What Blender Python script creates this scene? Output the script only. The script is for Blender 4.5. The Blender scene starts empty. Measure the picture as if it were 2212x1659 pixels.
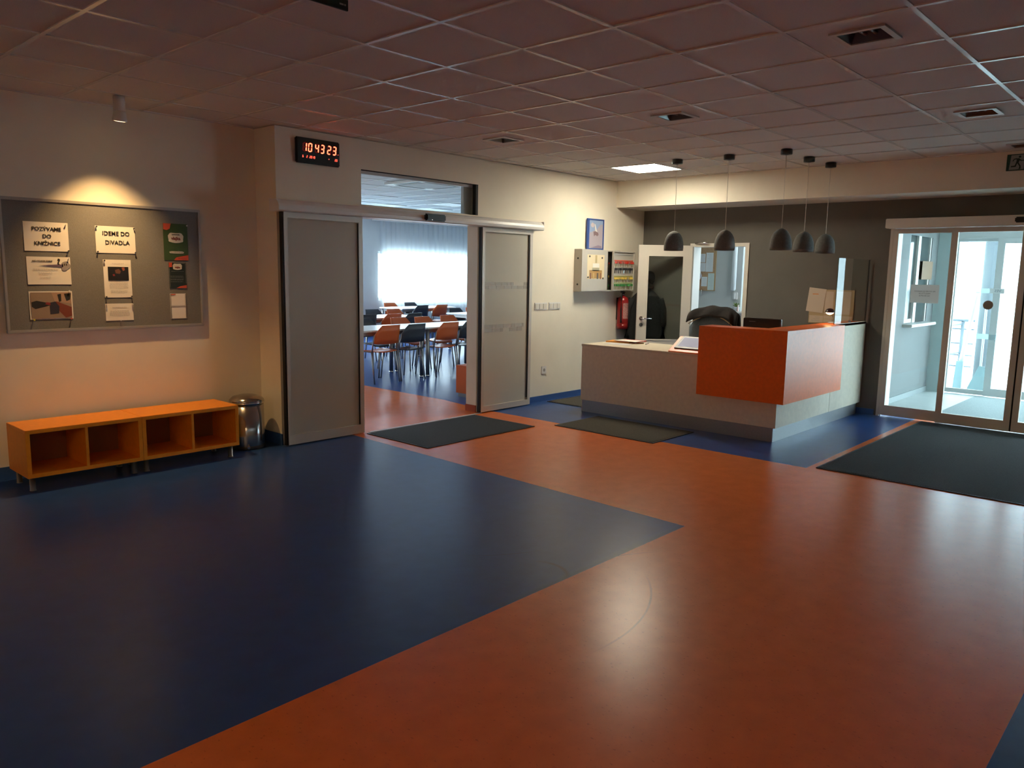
import bpy, bmesh, math, random
from mathutils import Vector, Matrix
random.seed(7)
S = bpy.context.scene
COL = S.collection
PI = math.pi
V = Vector

# ------------------------------------------------------------------ camera
cam_d = bpy.data.cameras.new('camera')
cam = bpy.data.objects.new('camera', cam_d); COL.objects.link(cam)
cam_d.sensor_width = 36.0; cam_d.sensor_fit = 'HORIZONTAL'; cam_d.lens = 27.473
cam_d.clip_start = 0.05; cam_d.clip_end = 300
r_ = V((0.67433507, -0.73823585, 0.01673484)); u_ = V((0.09396827, 0.10826903, 0.98967054)); f_ = V((0.73242214, 0.66579701, -0.14238035))
M4 = Matrix.Identity(4)
for i in range(3):
    M4[i][0] = r_[i]; M4[i][1] = u_[i]; M4[i][2] = -f_[i]
M4[2][3] = 1.575
cam.matrix_world = M4
S.camera = cam

# ------------------------------------------------------------------ view, world, daylight
vs = S.view_settings
vs.view_transform = 'Standard'; vs.look = 'None'; vs.gamma = 1.0; vs.use_curve_mapping = False
vs.exposure = 0.06
S.cycles.use_denoising = True
S.cycles.max_bounces = 10; S.cycles.diffuse_bounces = 6; S.cycles.glossy_bounces = 4
S.cycles.transparent_max_bounces = 16; S.cycles.transmission_bounces = 6
S.cycles.sample_clamp_indirect = 6.0
S.cycles.caustics_reflective = False; S.cycles.caustics_refractive = False
SKY = 22.0
w = bpy.data.worlds.new('overcast_sky'); S.world = w; w.use_nodes = True
wn = w.node_tree; wn.nodes.clear()
o_ = wn.nodes.new('ShaderNodeOutputWorld'); b_ = wn.nodes.new('ShaderNodeBackground')
g_ = wn.nodes.new('ShaderNodeTexGradient'); tc = wn.nodes.new('ShaderNodeTexCoord'); mp = wn.nodes.new('ShaderNodeMapping')
rp = wn.nodes.new('ShaderNodeValToRGB')
mp.inputs['Rotation'].default_value = (0, PI/2, 0)
wn.links.new(tc.outputs['Generated'], mp.inputs['Vector']); wn.links.new(mp.outputs[0], g_.inputs[0])
rp.color_ramp.elements[0].color = (0.69, 0.84, 0.98, 1); rp.color_ramp.elements[1].color = (0.71, 0.86, 0.99, 1)
wn.links.new(g_.outputs['Fac'], rp.inputs[0]); wn.links.new(rp.outputs[0], b_.inputs['Color'])
b_.inputs['Strength'].default_value = SKY
wn.links.new(b_.outputs[0], o_.inputs[0])

def area_light(name, loc, rot, sx, sy, power, color=(1, 1, 1), portal=False):
    d = bpy.data.lights.new(name, 'AREA'); d.shape = 'RECTANGLE'; d.size = sx; d.size_y = sy
    d.energy = power; d.color = color; d.cycles.is_portal = portal
    o = bpy.data.objects.new(name, d); COL.objects.link(o); o.location = loc; o.rotation_euler = rot
    return o
area_light('sky_portal', (12.45, 0.9, 1.2), (0, PI/2, 0), 2.4, 4.4, 1, portal=True)
area_light('sky_portal', (13.2, 15.15, 1.42), (-PI/2, 0, 0), 4.6, 1.15, 1, portal=True)
area_light('sky_portal', (7.7, 15.15, 1.67), (-PI/2, 0, 0), 5.6, 1.65, 1, portal=True)
area_light('sky_portal', (11.3, 4.35, 1.65), (0, PI/2, 0), 1.5, 2.1, 1, portal=True)

# ceiling LED panel's own light is its glowing diffuser; wall spot over the notice board:
sd = bpy.data.lights.new('wall_spot_bulb', 'SPOT'); sd.energy = 112; sd.color = (1.0, 0.60, 0.24); sd.spot_size = math.radians(86)
sd.spot_blend = 1.0; sd.shadow_soft_size = 0.02
so = bpy.data.objects.new('wall_spot_bulb', sd); COL.objects.link(so); so.location = (2.40, 6.06, 2.585)
so.rotation_euler = (math.radians(9), 0, 0)
PANEL_E = 40.0

# ------------------------------------------------------------------ materials
MATS = {}
def mat(name, col, rough=0.5, metal=0.0, noise=0.0, nscale=40.0, bump=0.0, spec=0.5, emit=None, estr=0.0, col2=None, speck=None):
    if name in MATS: return MATS[name]
    m = bpy.data.materials.new(name); m.use_nodes = True; nt = m.node_tree
    p = nt.nodes['Principled BSDF']
    p.inputs['Base Color'].default_value = (*col, 1); p.inputs['Roughness'].default_value = rough
    p.inputs['Metallic'].default_value = metal; p.inputs['Specular IOR Level'].default_value = spec
    if emit:
        p.inputs['Emission Color'].default_value = (*emit, 1); p.inputs['Emission Strength'].default_value = estr
    if noise or bump:
        t = nt.nodes.new('ShaderNodeTexCoord'); n = nt.nodes.new('ShaderNodeTexNoise')
        n.inputs['Scale'].default_value = nscale; n.inputs['Detail'].default_value = 5
        nt.links.new(t.outputs['Object'], n.inputs['Vector'])
        if noise:
            mx = nt.nodes.new('ShaderNodeMix'); mx.data_type = 'RGBA'
            c2 = col2 or tuple(min(1, c * (1 + noise)) for c in col)
            mx.inputs['A'].default_value = (*[c * (1 - noise) for c in col], 1); mx.inputs['B'].default_value = (*c2, 1)
            rr = nt.nodes.new('ShaderNodeMapRange'); rr.inputs[1].default_value = .3; rr.inputs[2].default_value = .7
            nt.links.new(n.outputs['Fac'], rr.inputs[0]); nt.links.new(rr.outputs[0], mx.inputs['Factor'])
            out = mx.outputs['Result']
            if speck:
                n2 = nt.nodes.new('ShaderNodeTexNoise'); n2.inputs['Scale'].default_value = 85; n2.inputs['Detail'].default_value = 3
                mpp = nt.nodes.new('ShaderNodeMapping'); mpp.inputs['Scale'].default_value = (1, .55, 1)
                nt.links.new(t.outputs['Object'], mpp.inputs[0]); nt.links.new(mpp.outputs[0], n2.inputs['Vector'])
                r2 = nt.nodes.new('ShaderNodeMapRange'); r2.inputs[1].default_value = .64; r2.inputs[2].default_value = .72
                r2.inputs[4].default_value = .6
                nt.links.new(n2.outputs['Fac'], r2.inputs[0])
                m2 = nt.nodes.new('ShaderNodeMix'); m2.data_type = 'RGBA'; m2.inputs['B'].default_value = (*speck, 1)
                nt.links.new(r2.outputs[0], m2.inputs['Factor']); nt.links.new(out, m2.inputs['A']); out = m2.outputs['Result']
            nt.links.new(out, p.inputs['Base Color'])
        if bump:
            b = nt.nodes.new('ShaderNodeBump'); b.inputs['Strength'].default_value = bump; b.inputs['Distance'].default_value = .004
            nt.links.new(n.outputs['Fac'], b.inputs['Height']); nt.links.new(b.outputs[0], p.inputs['Normal'])
    MATS[name] = m
    return m

def glassy(name, tint=(0.93, 0.97, 0.96), refl=1.0, body=None, body_mix=0.0):
    """thin pane: transparent with Fresnel gloss, optionally a milky body"""
    if name in MATS: return MATS[name]
    m = bpy.data.materials.new(name); m.use_nodes = True; nt = m.node_tree; nt.nodes.clear()
    out = nt.nodes.new('ShaderNodeOutputMaterial'); tr = nt.nodes.new('ShaderNodeBsdfTransparent'); tr.inputs[0].default_value = (*tint, 1)
    gl = nt.nodes.new('ShaderNodeBsdfGlossy'); gl.inputs['Roughness'].default_value = 0.02
    fr = nt.nodes.new('ShaderNodeFresnel'); fr.inputs[0].default_value = 1.5
    mx = nt.nodes.new('ShaderNodeMixShader'); base = tr.outputs[0]
    if body:
        d = nt.nodes.new('ShaderNodeBsdfDiffuse'); d.inputs[0].default_value = (*body, 1)
        tl = nt.nodes.new('ShaderNodeBsdfTranslucent'); tl.inputs[0].default_value = (*body, 1)
        mb = nt.nodes.new('ShaderNodeMixShader'); mb.inputs[0].default_value = 0.35
        nt.links.new(d.outputs[0], mb.inputs[1]); nt.links.new(tl.outputs[0], mb.inputs[2])
        m3 = nt.nodes.new('ShaderNodeMixShader'); m3.inputs[0].default_value = body_mix
        nt.links.new(tr.outputs[0], m3.inputs[1]); nt.links.new(mb.outputs[0], m3.inputs[2]); base = m3.outputs[0]
    mu = nt.nodes.new('ShaderNodeMath'); mu.operation = 'MULTIPLY'; mu.inputs[1].default_value = refl
    ge = nt.nodes.new('ShaderNodeNewGeometry'); iv = nt.nodes.new('ShaderNodeMath'); iv.operation = 'SUBTRACT'; iv.inputs[0].default_value = refl
    nt.links.new(ge.outputs['Backfacing'], iv.inputs[1]); iv.use_clamp = True; nt.links.new(iv.outputs[0], mu.inputs[1])
    nt.links.new(fr.outputs[0], mu.inputs[0]); nt.links.new(mu.outputs[0], mx.inputs[0])
    nt.links.new(base, mx.inputs[1]); nt.links.new(gl.outputs[0], mx.inputs[2]); nt.links.new(mx.outputs[0], out.inputs[0])
    MATS[name] = m
    return m

WALL = mat('wall_paint', (.87, .81, .675), .75, noise=.03, nscale=3, bump=.05)
GREYW = mat('grey_wall_paint', (.135, .125, .108), .75, noise=.05, nscale=4, bump=.05)
COOLW = mat('cool_wall_paint', (.58, .60, .585), .8, noise=.03, nscale=3)
VESTW = mat('vestibule_paint', (.17, .18, .18), .8, noise=.03, nscale=3)
TILE = mat('ceiling_tile_fibre', (.70, .66, .61), .95, noise=.05, nscale=180, bump=.35)
TILE2 = mat('dining_ceiling_fibre', (.66, .68, .70), .95, noise=.05, nscale=180, bump=.35)
TBAR = mat('ceiling_bar_enamel', (.82, .79, .74), .22)
BLUE = mat('blue_linoleum', (.024, .070, .235), .29, noise=.10, nscale=9, spec=.24)
ORNG = mat('orange_linoleum', (.70, .158, .034), .27, noise=.06, nscale=9, speck=(.36, .07, .02), bump=.01, spec=.33)
BASEB = mat('blue_skirting', (.035, .10, .30), .4)
BASER = mat('orange_skirting', (.42, .08, .03), .4)
VFLOOR = mat('vestibule_floor_tile', (.55, .58, .57), .4, noise=.06, nscale=5)
def scuffs(m, arcs):
    nt = m.node_tree; p = nt.nodes['Principled BSDF']; base = p.inputs['Base Color'].links[0].from_socket
    tc_ = nt.nodes.new('ShaderNodeTexCoord'); nz = nt.nodes.new('ShaderNodeTexNoise'); nz.inputs['Scale'].default_value = 9
    nt.links.new(tc_.outputs['Object'], nz.inputs[0])
    def mth(op, a, b=None):
        n = nt.nodes.new('ShaderNodeMath'); n.operation = op; n.use_clamp = op == 'MULTIPLY'
        for i, q in enumerate((a, b)):
            if q is None: continue
            if isinstance(q, (int, float)): n.inputs[i].default_value = q
            else: nt.links.new(q, n.inputs[i])
        return n.outputs[0]
    for (cx, cy, rad, wd, ax, ay, near) in arcs:      # a rubbed ring, only near the point (ax, ay)
        def dist_to(x, y):
            v_ = nt.nodes.new('ShaderNodeVectorMath'); v_.operation = 'DISTANCE'; v_.inputs[1].default_value = (x, y, 0)
            nt.links.new(tc_.outputs['Object'], v_.inputs[0]); return v_.outputs['Value']
        ring = mth('SUBTRACT', 1.0, mth('DIVIDE', mth('ABSOLUTE', mth('SUBTRACT', dist_to(cx, cy), rad)), wd))
        lim = mth('SUBTRACT', 1.0, mth('DIVIDE', dist_to(ax, ay), near))
        k = mth('MULTIPLY', mth('MULTIPLY', mth('MAXIMUM', ring, 0.0), mth('MULTIPLY', mth('MAXIMUM', lim, 0.0), 1.5)), mth('MULTIPLY', nz.outputs['Fac'], 1.1))
        mx = nt.nodes.new('ShaderNodeMix'); mx.data_type = 'RGBA'; mx.inputs['B'].default_value = (.03, .02, .025, 1)
        nt.links.new(k, mx.inputs['Factor']); nt.links.new(base, mx.inputs['A']); base = mx.outputs['Result']
    nt.links.new(base, p.inputs['Base Color'])
scuffs(BLUE, [(2.99, 2.56, .19, .022, 3.17, 2.50, .20), (3.6, 3.6, .9, .006, 3.1, 2.85, .25)])
scuffs(ORNG, [(2.655, 2.86, 1.057, .009, 3.0, 1.87, .50), (3.0, 1.2, 1.3, .006, 3.5, 2.4, .3)])
WHITE = mat('white_enamel', (.80, .79, .76), .35)
CREAM = mat('cream_laminate', (.70, .62, .48), .45, noise=.03, nscale=8)
BODY = mat('desk_laminate', (.82, .72, .57), .42, noise=.05, nscale=25)
DORNG = mat('orange_laminate', (.92, .16, .014), .33, noise=.06, nscale=30, bump=.02)
BORNG = mat('bench_orange_laminate', (.88, .29, .012), .4, noise=.05, nscale=25)
ALU = mat('anodised_aluminium', (.66, .61, .54), .45, .2)
PLIN = mat('brushed_plinth', (.40, .41, .42), .35, .7, noise=.05, nscale=60)
STEEL = mat('polished_steel', (.45, .44, .43), .18, 1.0)
CHROME = mat('chrome', (.75, .75, .75), .1, 1.0)
LEGM = mat('grey_steel_leg', (.33, .32, .31), .35, .8)
BLACK = mat('black_plastic', (.012, .012, .013), .35)
RUB = mat('black_rubber', (.010, .010, .011), .7)
MATT = mat('charcoal_carpet', (.015, .0145, .014), .95, noise=.45, nscale=160, bump=.8)
MATO = mat('olive_carpet', (.060, .055, .042), .95, noise=.4, nscale=160, bump=.8)
MRIM = mat('mat_rubber_edge', (.02, .02, .021), .5)
CONC = mat('dark_concrete_shade', (.125, .13, .12), .8, noise=.15, nscale=60, bump=.3)
PAPER = mat('paper', (.80, .76, .70), .8)
PINK = mat('print_grey', (.30, .28, .27), .8)
INK = mat('ink', (.02, .02, .02), .8)
FELT = mat('grey_felt', (.19, .185, .175), .95, noise=.12, nscale=220, bump=.3)
BOARDF = mat('board_aluminium', (.50, .47, .43), .4, .5)
GLASS = glassy('clear_glass')
FROST = glassy('satin_glass', (.6, .6, .55), .9, (.80, .78, .70), .95)
BAND = mat('etched_band', (.42, .40, .36), .6)
SHEER = None
RED = mat('red_paint', (.26, .010, .010), .3)
SKINC = mat('warm_photo', (.42, .22, .12), .7)

# ------------------------------------------------------------------ mesh helpers
def nb(): return bmesh.new()
def box(bm, x0, x1, y0, y1, z0, z1, mi=0):
    vs_ = [bm.verts.new((x, y, z)) for x in (x0, x1) for y in (y0, y1) for z in (z0, z1)]
    for f in ((0, 1, 3, 2), (4, 6, 7, 5), (0, 4, 5, 1), (2, 3, 7, 6), (0, 2, 6, 4), (1, 5, 7, 3)):
        fc = bm.faces.new([vs_[i] for i in f]); fc.material_index = mi
    return bm
def bx(*a, mi=0): return box(nb(), *a, mi=mi)
def rbox(x0, x1, y0, y1, z0, z1, r=.004, seg=2):
    bm = bx(x0, x1, y0, y1, z0, z1)
    bmesh.ops.bevel(bm, geom=bm.edges[:], offset=r, segments=seg, affect='EDGES')
    return bm
def prism(bm, pts, thick, frame, mi=0):
    """polygon pts (a,b) in plane frame=(o,u,v) extruded by thick along n=u x v (both +- if thick<0 handled)"""
    o, u, v = frame; n = u.cross(v)
    A = [bm.verts.new(o + u * a + v * b) for a, b in pts]
    B = [bm.verts.new(o + u * a + v * b + n * thick) for a, b in pts]
    k = len(pts)
    fs = [bm.faces.new(A[::-1]), bm.faces.new(B)]
    for i in range(k): fs.append(bm.faces.new((A[i], A[(i+1) % k], B[(i+1) % k], B[i])))
    for f in fs: f.material_index = mi
    return bm
def lathe(bm, prof, c=(0, 0, 0), n=24, mi=0, mtx=None):
    rings = []
    for r, z in prof:
        ring = []
        for i in range(n):
            a = 2 * PI * i / n
            p = V((r * math.cos(a), r * math.sin(a), z))
            if mtx is not None: p = mtx @ p
            ring.append(bm.verts.new(p + V(c)))
        rings.append(ring)
    for a, b in zip(rings, rings[1:]):
        for i in range(n):
            f = bm.faces.new((a[i], a[(i+1) % n], b[(i+1) % n], b[i])); f.material_index = mi; f.smooth = True
    for ring, rv in ((rings[0], True), (rings[-1], False)):
        f = bm.faces.new(ring[::-1] if rv else ring); f.material_index = mi
    return bm
def tube(bm, pts, r, n=8, mi=0):
    pts = [V(p) for p in pts]; rings = []
    rr = r if isinstance(r, (list, tuple)) else [r] * len(pts)
    for i, p in enumerate(pts):
        d = (pts[min(i+1, len(pts)-1)] - pts[max(i-1, 0)]).normalized()
        a = d.cross(V((0, 0, 1)))
        if a.length < 1e-3: a = d.cross(V((1, 0, 0)))
        a.normalize(); b = d.cross(a)
        rings.append([bm.verts.new(p + (a * math.cos(2*PI*k/n) + b * math.sin(2*PI*k/n)) * rr[i]) for k in range(n)])
    for A, B in zip(rings, rings[1:]):
        for k in range(n):
            f = bm.faces.new((A[k], A[(k+1) % n], B[(k+1) % n], B[k])); f.smooth = True; f.material_index = mi
    bm.faces.new(rings[0][::-1]); bm.faces.new(rings[-1])
    return bm
def wl(o):
    p = V((0, 0, 0))
    while o is not None: p = p + o.location; o = o.parent
    return p
def obj(name, bm, m, parent=None, origin=None):
    bmesh.ops.recalc_face_normals(bm, faces=bm.faces[:])
    if parent is not None: off = wl(parent)
    else:
        xs = [v.co for v in bm.verts]
        off = V(origin) if origin else V(((min(v.x for v in xs)+max(v.x for v in xs))/2, (min(v.y for v in xs)+max(v.y for v in xs))/2, min(v.z for v in xs)))
    bmesh.ops.translate(bm, vec=-off, verts=bm.verts[:])
    me = bpy.data.meshes.new(name); bm.to_mesh(me); bm.free()
    for mm in (m if isinstance(m, (list, tuple)) else [m]): me.materials.append(mm)
    o = bpy.data.objects.new(name, me); COL.objects.link(o)
    if parent is not None: o.parent = parent
    else: o.location = off
    return o
def thing(name, label, cat, loc=(0, 0, 0), group=None, rz=0):
    o = bpy.data.objects.new(name, None); COL.objects.link(o); o.empty_display_size = .1
    o.location = loc; o.rotation_euler = (0, 0, rz); o['label'] = label; o['category'] = cat
    if group: o['group'] = group
    return o
def tag(o, label, cat, group=None):
    o['label'] = label; o['category'] = cat
    if group: o['group'] = group
    return o
def struct(name, bm=None, m=None, parent=None, loc=(0, 0, 0)):
    if bm is None:
        o = bpy.data.objects.new(name, None); COL.objects.link(o); o.location = loc
    else: o = obj(name, bm, m, parent)
    if parent is None: o['kind'] = 'structure'
    return o
def dup(root, loc, rz=None, label=None, group=None):
    r = root.copy(); COL.objects.link(r); r.location = loc
    if rz is not None: r.rotation_euler = (0, 0, rz)
    if label: r['label'] = label
    if group: r['group'] = group
    for ch in list(root.children):
        c = ch.copy(); COL.objects.link(c); c.parent = r
        for g in list(ch.children):
            d = g.copy(); COL.objects.link(d); d.parent = c
    return r
FONTBM = {}
def text_bm(bm, s, size, frame, depth=.0006, align='CENTER', mirror=False, bold=0.0, mi=0):
    """lettering laid in plane frame=(o,u,v)"""
    cu = bpy.data.curves.new('t', 'FONT'); cu.body = s; cu.size = size; cu.align_x = align; cu.align_y = 'CENTER'; cu.extrude = depth
    cu.offset = bold; cu.resolution_u = 3
    to = bpy.data.objects.new('t', cu); COL.objects.link(to)
    dg = bpy.context.evaluated_depsgraph_get(); me = bpy.data.meshes.new_from_object(to.evaluated_get(dg))
    o, u, v = frame; n = u.cross(v); k = len(bm.verts)
    tmp = bmesh.new(); tmp.from_mesh(me)
    mp_ = {}
    for q in tmp.verts:
        x = -q.co.x if mirror else q.co.x
        mp_[q.index] = bm.verts.new(o + u * x + v * q.co.y + n * q.co.z)
    for f in tmp.faces:
        try: ff = bm.faces.new([mp_[q.index] for q in f.verts]); ff.material_index = mi
        except ValueError: pass
    tmp.free(); bpy.data.objects.remove(to); bpy.data.meshes.remove(me); bpy.data.curves.remove(cu)
    return bm
X, Y, Z = V((1, 0, 0)), V((0, 1, 0)), V((0, 0, 1))
def FA(x, y, z): return (V((x, y, z)), X, Z)            # plane facing -y (u=+x, v=+z, n=-y)
def FB(x, y, z): return (V((x, y, z)), -Y, Z)           # plane facing -x (u=-y, v=+z, n=-x)

YA, YL, XB, XS, H, ZS = 6.137, 6.471, 9.431, 8.753, 2.772, 2.437

# ------------------------------------------------------------------ floors
def quad(bm, pts, mi, z=0.0, t=.05):
    A = [bm.verts.new((x, y, z)) for x, y in pts]; B = [bm.verts.new((x, y, z - t)) for x, y in pts]
    fs = [bm.faces.new(A), bm.faces.new(B[::-1])] + [bm.faces.new((B[i], B[(i+1) % len(pts)], A[(i+1) % len(pts)], A[i])) for i in range(len(pts))]
    for f in fs: f.material_index = mi
fl = nb()
x0, x1, ys, ym, yt = -5.0, 9.6, -6.0, 2.385, 14.9
L1, L2 = (4.272, ym), (4.42, 6.2)
R1, R2 = (6.345, ym + .06), (6.325, 6.2)
quad(fl, [(x0, ys), (x1, ys), (x1, .42), (x0, .42)], 0)
quad(fl, [(x0, .42), (x1, .42), (x1, ym + .09), R1, L1, (x0, ym)], 1)
quad(fl, [(x0, ym), L1, L2, (x0, 6.2)], 0)
quad(fl, [L1, R1, R2, L2], 1)
quad(fl, [R1, (x1, ym + .09), (x1, 6.2), R2], 0)
quad(fl, [(x0, 6.2), L2, (4.6, yt), (x0, yt)], 0)
quad(fl, [L2, R2, (6.46, 7.0), (6.50, yt), (4.6, yt)], 1)
quad(fl, [R2, (x1, 6.2), (16.6, 6.2), (16.6, yt), (6.50, yt), (6.46, 7.0)], 0)
floor = obj('floor', fl, [BLUE, ORNG], origin=(0, 0, 0)); floor['kind'] = 'structure'
struct('floor', bx(9.6, 11.2, 3.2, 6.2, -.05, 0), BLUE)
struct('floor', bx(9.6, 12.15, -2.2, 3.2, -.05, 0), VFLOOR)

# ------------------------------------------------------------------ walls
struct('wall_left', bx(-5.0, 3.70, YL, YL + .15, 0, H), WALL)
wm = nb()
T = .16
box(wm, 3.70, 4.597, YA, YA + T, 0, H); box(wm, 4.597, 6.153, YA, YA + T, 2.50, H); box(wm, 4.597, 6.153, YA, YA + T, 2.06, 2.175)
box(wm, 6.153, 9.60, YA, YA + T, 0, H); box(wm, 9.6, 16.6, YA, YA + T, 0, H)
box(wm, 3.70, 3.9, YA + T, YL + .15, 0, H)
struct('wall_back', wm, WALL)
wb = nb()
box(wb, XB, XB + .17, 5.36, YA, 0, ZS); box(wb, XB, XB + .17, 4.57, 5.36, 1.965, ZS); box(wb, XB, XB + .17, 2.85, 4.57, 0, ZS)
box(wb, XB, XB + .17, .20, 2.85, 2.12, ZS); box(wb, XB, XB + .17, -6, .20, 0, ZS)
struct('wall_right', wb, GREYW)
struct('trim_1', bx(XS, XB + .17, -6, YA, ZS, H), WALL)         # white soffit above the grey wall
struct('wall_front', bx(-5, 9.6, -6.15, -6, 0, H), WALL)
struct('wall_side', bx(-5.15, -5, -6.15, 6.6, 0, H), WALL)
# skirtings
struct('baseboard_back', bx(6.17, XB, YA - .012, YA, 0, .068), BASEB)
struct('baseboard_left', bx(-5, 3.70, YL - .012, YL, 0, .10), BASEB)
bm = bx(3.688, 3.70, YA - .012, YL - .012, 0, .10); struct('baseboard_corner', bm, BASEB)
struct('baseboard_jamb', bx(6.140, 6.153, YA, YA + T, 0, .075), BASER)
struct('baseboard_right', bx(XB - .012, XB, 2.9, 4.5, 0, .068), BASEB)

# ------------------------------------------------------------------ ceiling with tiles
GX, GY, P = 2.1231, 2.3871, .6
def ceiling(xa, xb, ya, yb, gx, gy, bar, tilem, hole=lambda i, j: False, z=H, far=None):
    bars = nb()
    i0, i1 = math.ceil((xa - gx) / P - 1e-6), math.floor((xb - gx) / P + 1e-6)
    j0, j1 = math.ceil((ya - gy) / P - 1e-6), math.floor((yb - gy) / P + 1e-6)
    for i in range(i0, i1 + 1): box(bars, gx + i*P - .012, gx + i*P + .012, ya, yb, z, z + .03)
    for j in range(j0, j1 + 1): box(bars, xa, xb, gy + j*P - .012, gy + j*P + .012, z + .0005, z + .03)
    for e in ((xa, xa + .02, ya, yb), (xb - .02, xb, ya, yb), (xa, xb, ya, ya + .02), (xa, xb, yb - .02, yb)): box(bars, *e, z - .001, z + .03)
    box(bars, xa - .15, xb + .15, ya - .15, yb + .15, z + .06, z + .12)
    root = struct('ceiling', bars, bar)
    xs_ = [xa] + [gx + i*P for i in range(i0, i1+1)] + [xb]; ys_ = [ya] + [gy + j*P for j in range(j0, j1+1)] + [yb]
    cache = {}
    for a in range(len(xs_) - 1):
        for b in range(len(ys_) - 1):
            X0, X1, Y0, Y1 = xs_[a], xs_[a+1], ys_[b], ys_[b+1]
            if X1 - X0 < .05 or Y1 - Y0 < .05: continue
            if far and far((X0+X1)/2, (Y0+Y1)/2): 
                continue
            if hole((X0+X1)/2, (Y0+Y1)/2): continue
            key = (round(X1 - X0, 3), round(Y1 - Y0, 3))
            if key not in cache:
                hx, hy = key[0]/2 - .009, key[1]/2 - .009
                t = nb(); box(t, -hx, hx, -hy, hy, 0, .016)
                me = bpy.data.meshes.new('ceiling_tile'); bmesh.ops.recalc_face_normals(t, faces=t.faces[:]); t.to_mesh(me); t.free(); me.materials.append(tilem); cache[key] = me
            o = bpy.data.objects.new('ceiling_tile', cache[key]); COL.objects.link(o); o.parent = root
            o.location = V(((X0+X1)/2, (Y0+Y1)/2, z + .004 + random.uniform(0, .003))) - root.location
            o.rotation_euler = (random.gauss(0, .0025), random.gauss(0, .0025), 0)
    return root
LP = (7.823 - .0, 5.087)     # centre of the lit panel's cell
cells = [(GX + 3.5*P, GY - 1.5*P), (GX + 5.5*P, GY + 1.5*P), (GX + 5.5*P, GY + 4.5*P), (GX + 7.5*P, GY - 1.5*P), (GX + 10.5*P, GY - 1.5*P)]
def hole_main(x, y):
    if abs(x - LP[0]) < .2 and abs(y - LP[1]) < .2: return True
    return any(abs(x - a) < .2 and abs(y - b) < .2 for a, b in cells)
def behind(x, y):            # tiles far behind the photographer: joined below
    return x + y < 1.6 or y < -1.6 or x < -.6
ceil_main = ceiling(-5, XS, -6, YL, GX, GY, TBAR, TILE, hole_main, far=behind)
rest = nb()
for i in range(-12, 12):
    for j in range(-14, 7):
        cx, cy = GX + (i + .5) * P, GY + (j + .5) * P
        if behind(cx, cy) and -5 < cx - .3 and cx + .3 < XS + .01 and cy - .3 > -6 and cy + .3 < YL:
            box(rest, cx - .291, cx + .291, cy - .291, cy + .291, H + .004, H + .02)
ro = obj('ceiling_tile', rest, TILE, ceil_main); ro['kind'] = 'stuff'
ceil_r2 = ceiling(3.9, 16.6, YA + T, 14.8, 4.42, 6.9, mat('dining_bar', (.8, .82, .84), .4), TILE2,
                  lambda x, y: any(abs(x-a) < .25 and abs(y-b) < .25 for a, b in R2L) , far=lambda x, y: x < 5.5 or x > 14.5 or (x < 8 and y > 12.5)) if False else None
R2L = []

# ------------------------------------------------------------------ dining room shell
GX2, GY2 = 4.42, 6.90
R2P = [(GX2 + 9.5*P, GY2 + 6.5*P), (GX2 + 10.5*P, GY2 + 8.5*P), (GX2 + 8.5*P, GY2 + 8.5*P)]
CAS = (GX2 + 4.5*P + .3, GY2 + 2.5*P)
CAS = (7.42, 8.40)
def hole2(x, y):
    if any(abs(x-a) < .25 and abs(y-b) < .25 for a, b in R2P): return True
    return abs(x - CAS[0]) < .25 and abs(y - CAS[1]) < .25
ceil_r2 = ceiling(3.9, 16.6, YA + T, 14.8, GX2, GY2, mat('dining_bar', (.8, .82, .84), .4), TILE2, hole2,
                  far=lambda x, y: x < 6.0 or x > 13.5 or x < .62 * y or x > 1.02 * y)
rest = nb()
for i in range(-1, 21):
    for j in range(-1, 14):
        cx, cy = GX2 + (i + .5) * P, GY2 + (j + .5) * P
        if (cx < 6.0 or cx > 13.5 or cx < .62 * cy or cx > 1.02 * cy) and 3.9 < cx - .3 and cx + .3 < 16.6 and YA + T < cy - .3 and cy + .3 < 14.81:
            box(rest, cx - .291, cx + .291, cy - .291, cy + .291, H + .004, H + .02)
ro = obj('ceiling_tile', rest, TILE2, ceil_r2); ro['kind'] = 'stuff'
YW = 14.8
wr = nb()
box(wr, 3.9, 4.9, YW, YW + .3, 0, H); box(wr, 4.9, 10.5, YW, YW + .3, 0, .85); box(wr, 4.9, 10.5, YW, YW + .3, 2.5, H); box(wr, 10.5, 11.55, YW, YW + .3, 0, H); box(wr, 15.6, 16.6, YW, YW + .3, 0, H); box(wr, 11.55, 15.6, YW, YW + .3, 0, .85); box(wr, 11.55, 15.6, YW, YW + .3, 2.0, H)
struct('wall_dining_back', wr, COOLW)
struct('wall_dining_left', bx(3.75, 3.9, YL + .15, YW + .3, 0, H), COOLW)
struct('wall_dining_right', bx(16.6, 16.75, YA, YW + .3, 0, H), COOLW)
struct('baseboard_dining', bx(3.9, 16.6, YW - .012, YW, 0, .10), BASEB)
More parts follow.
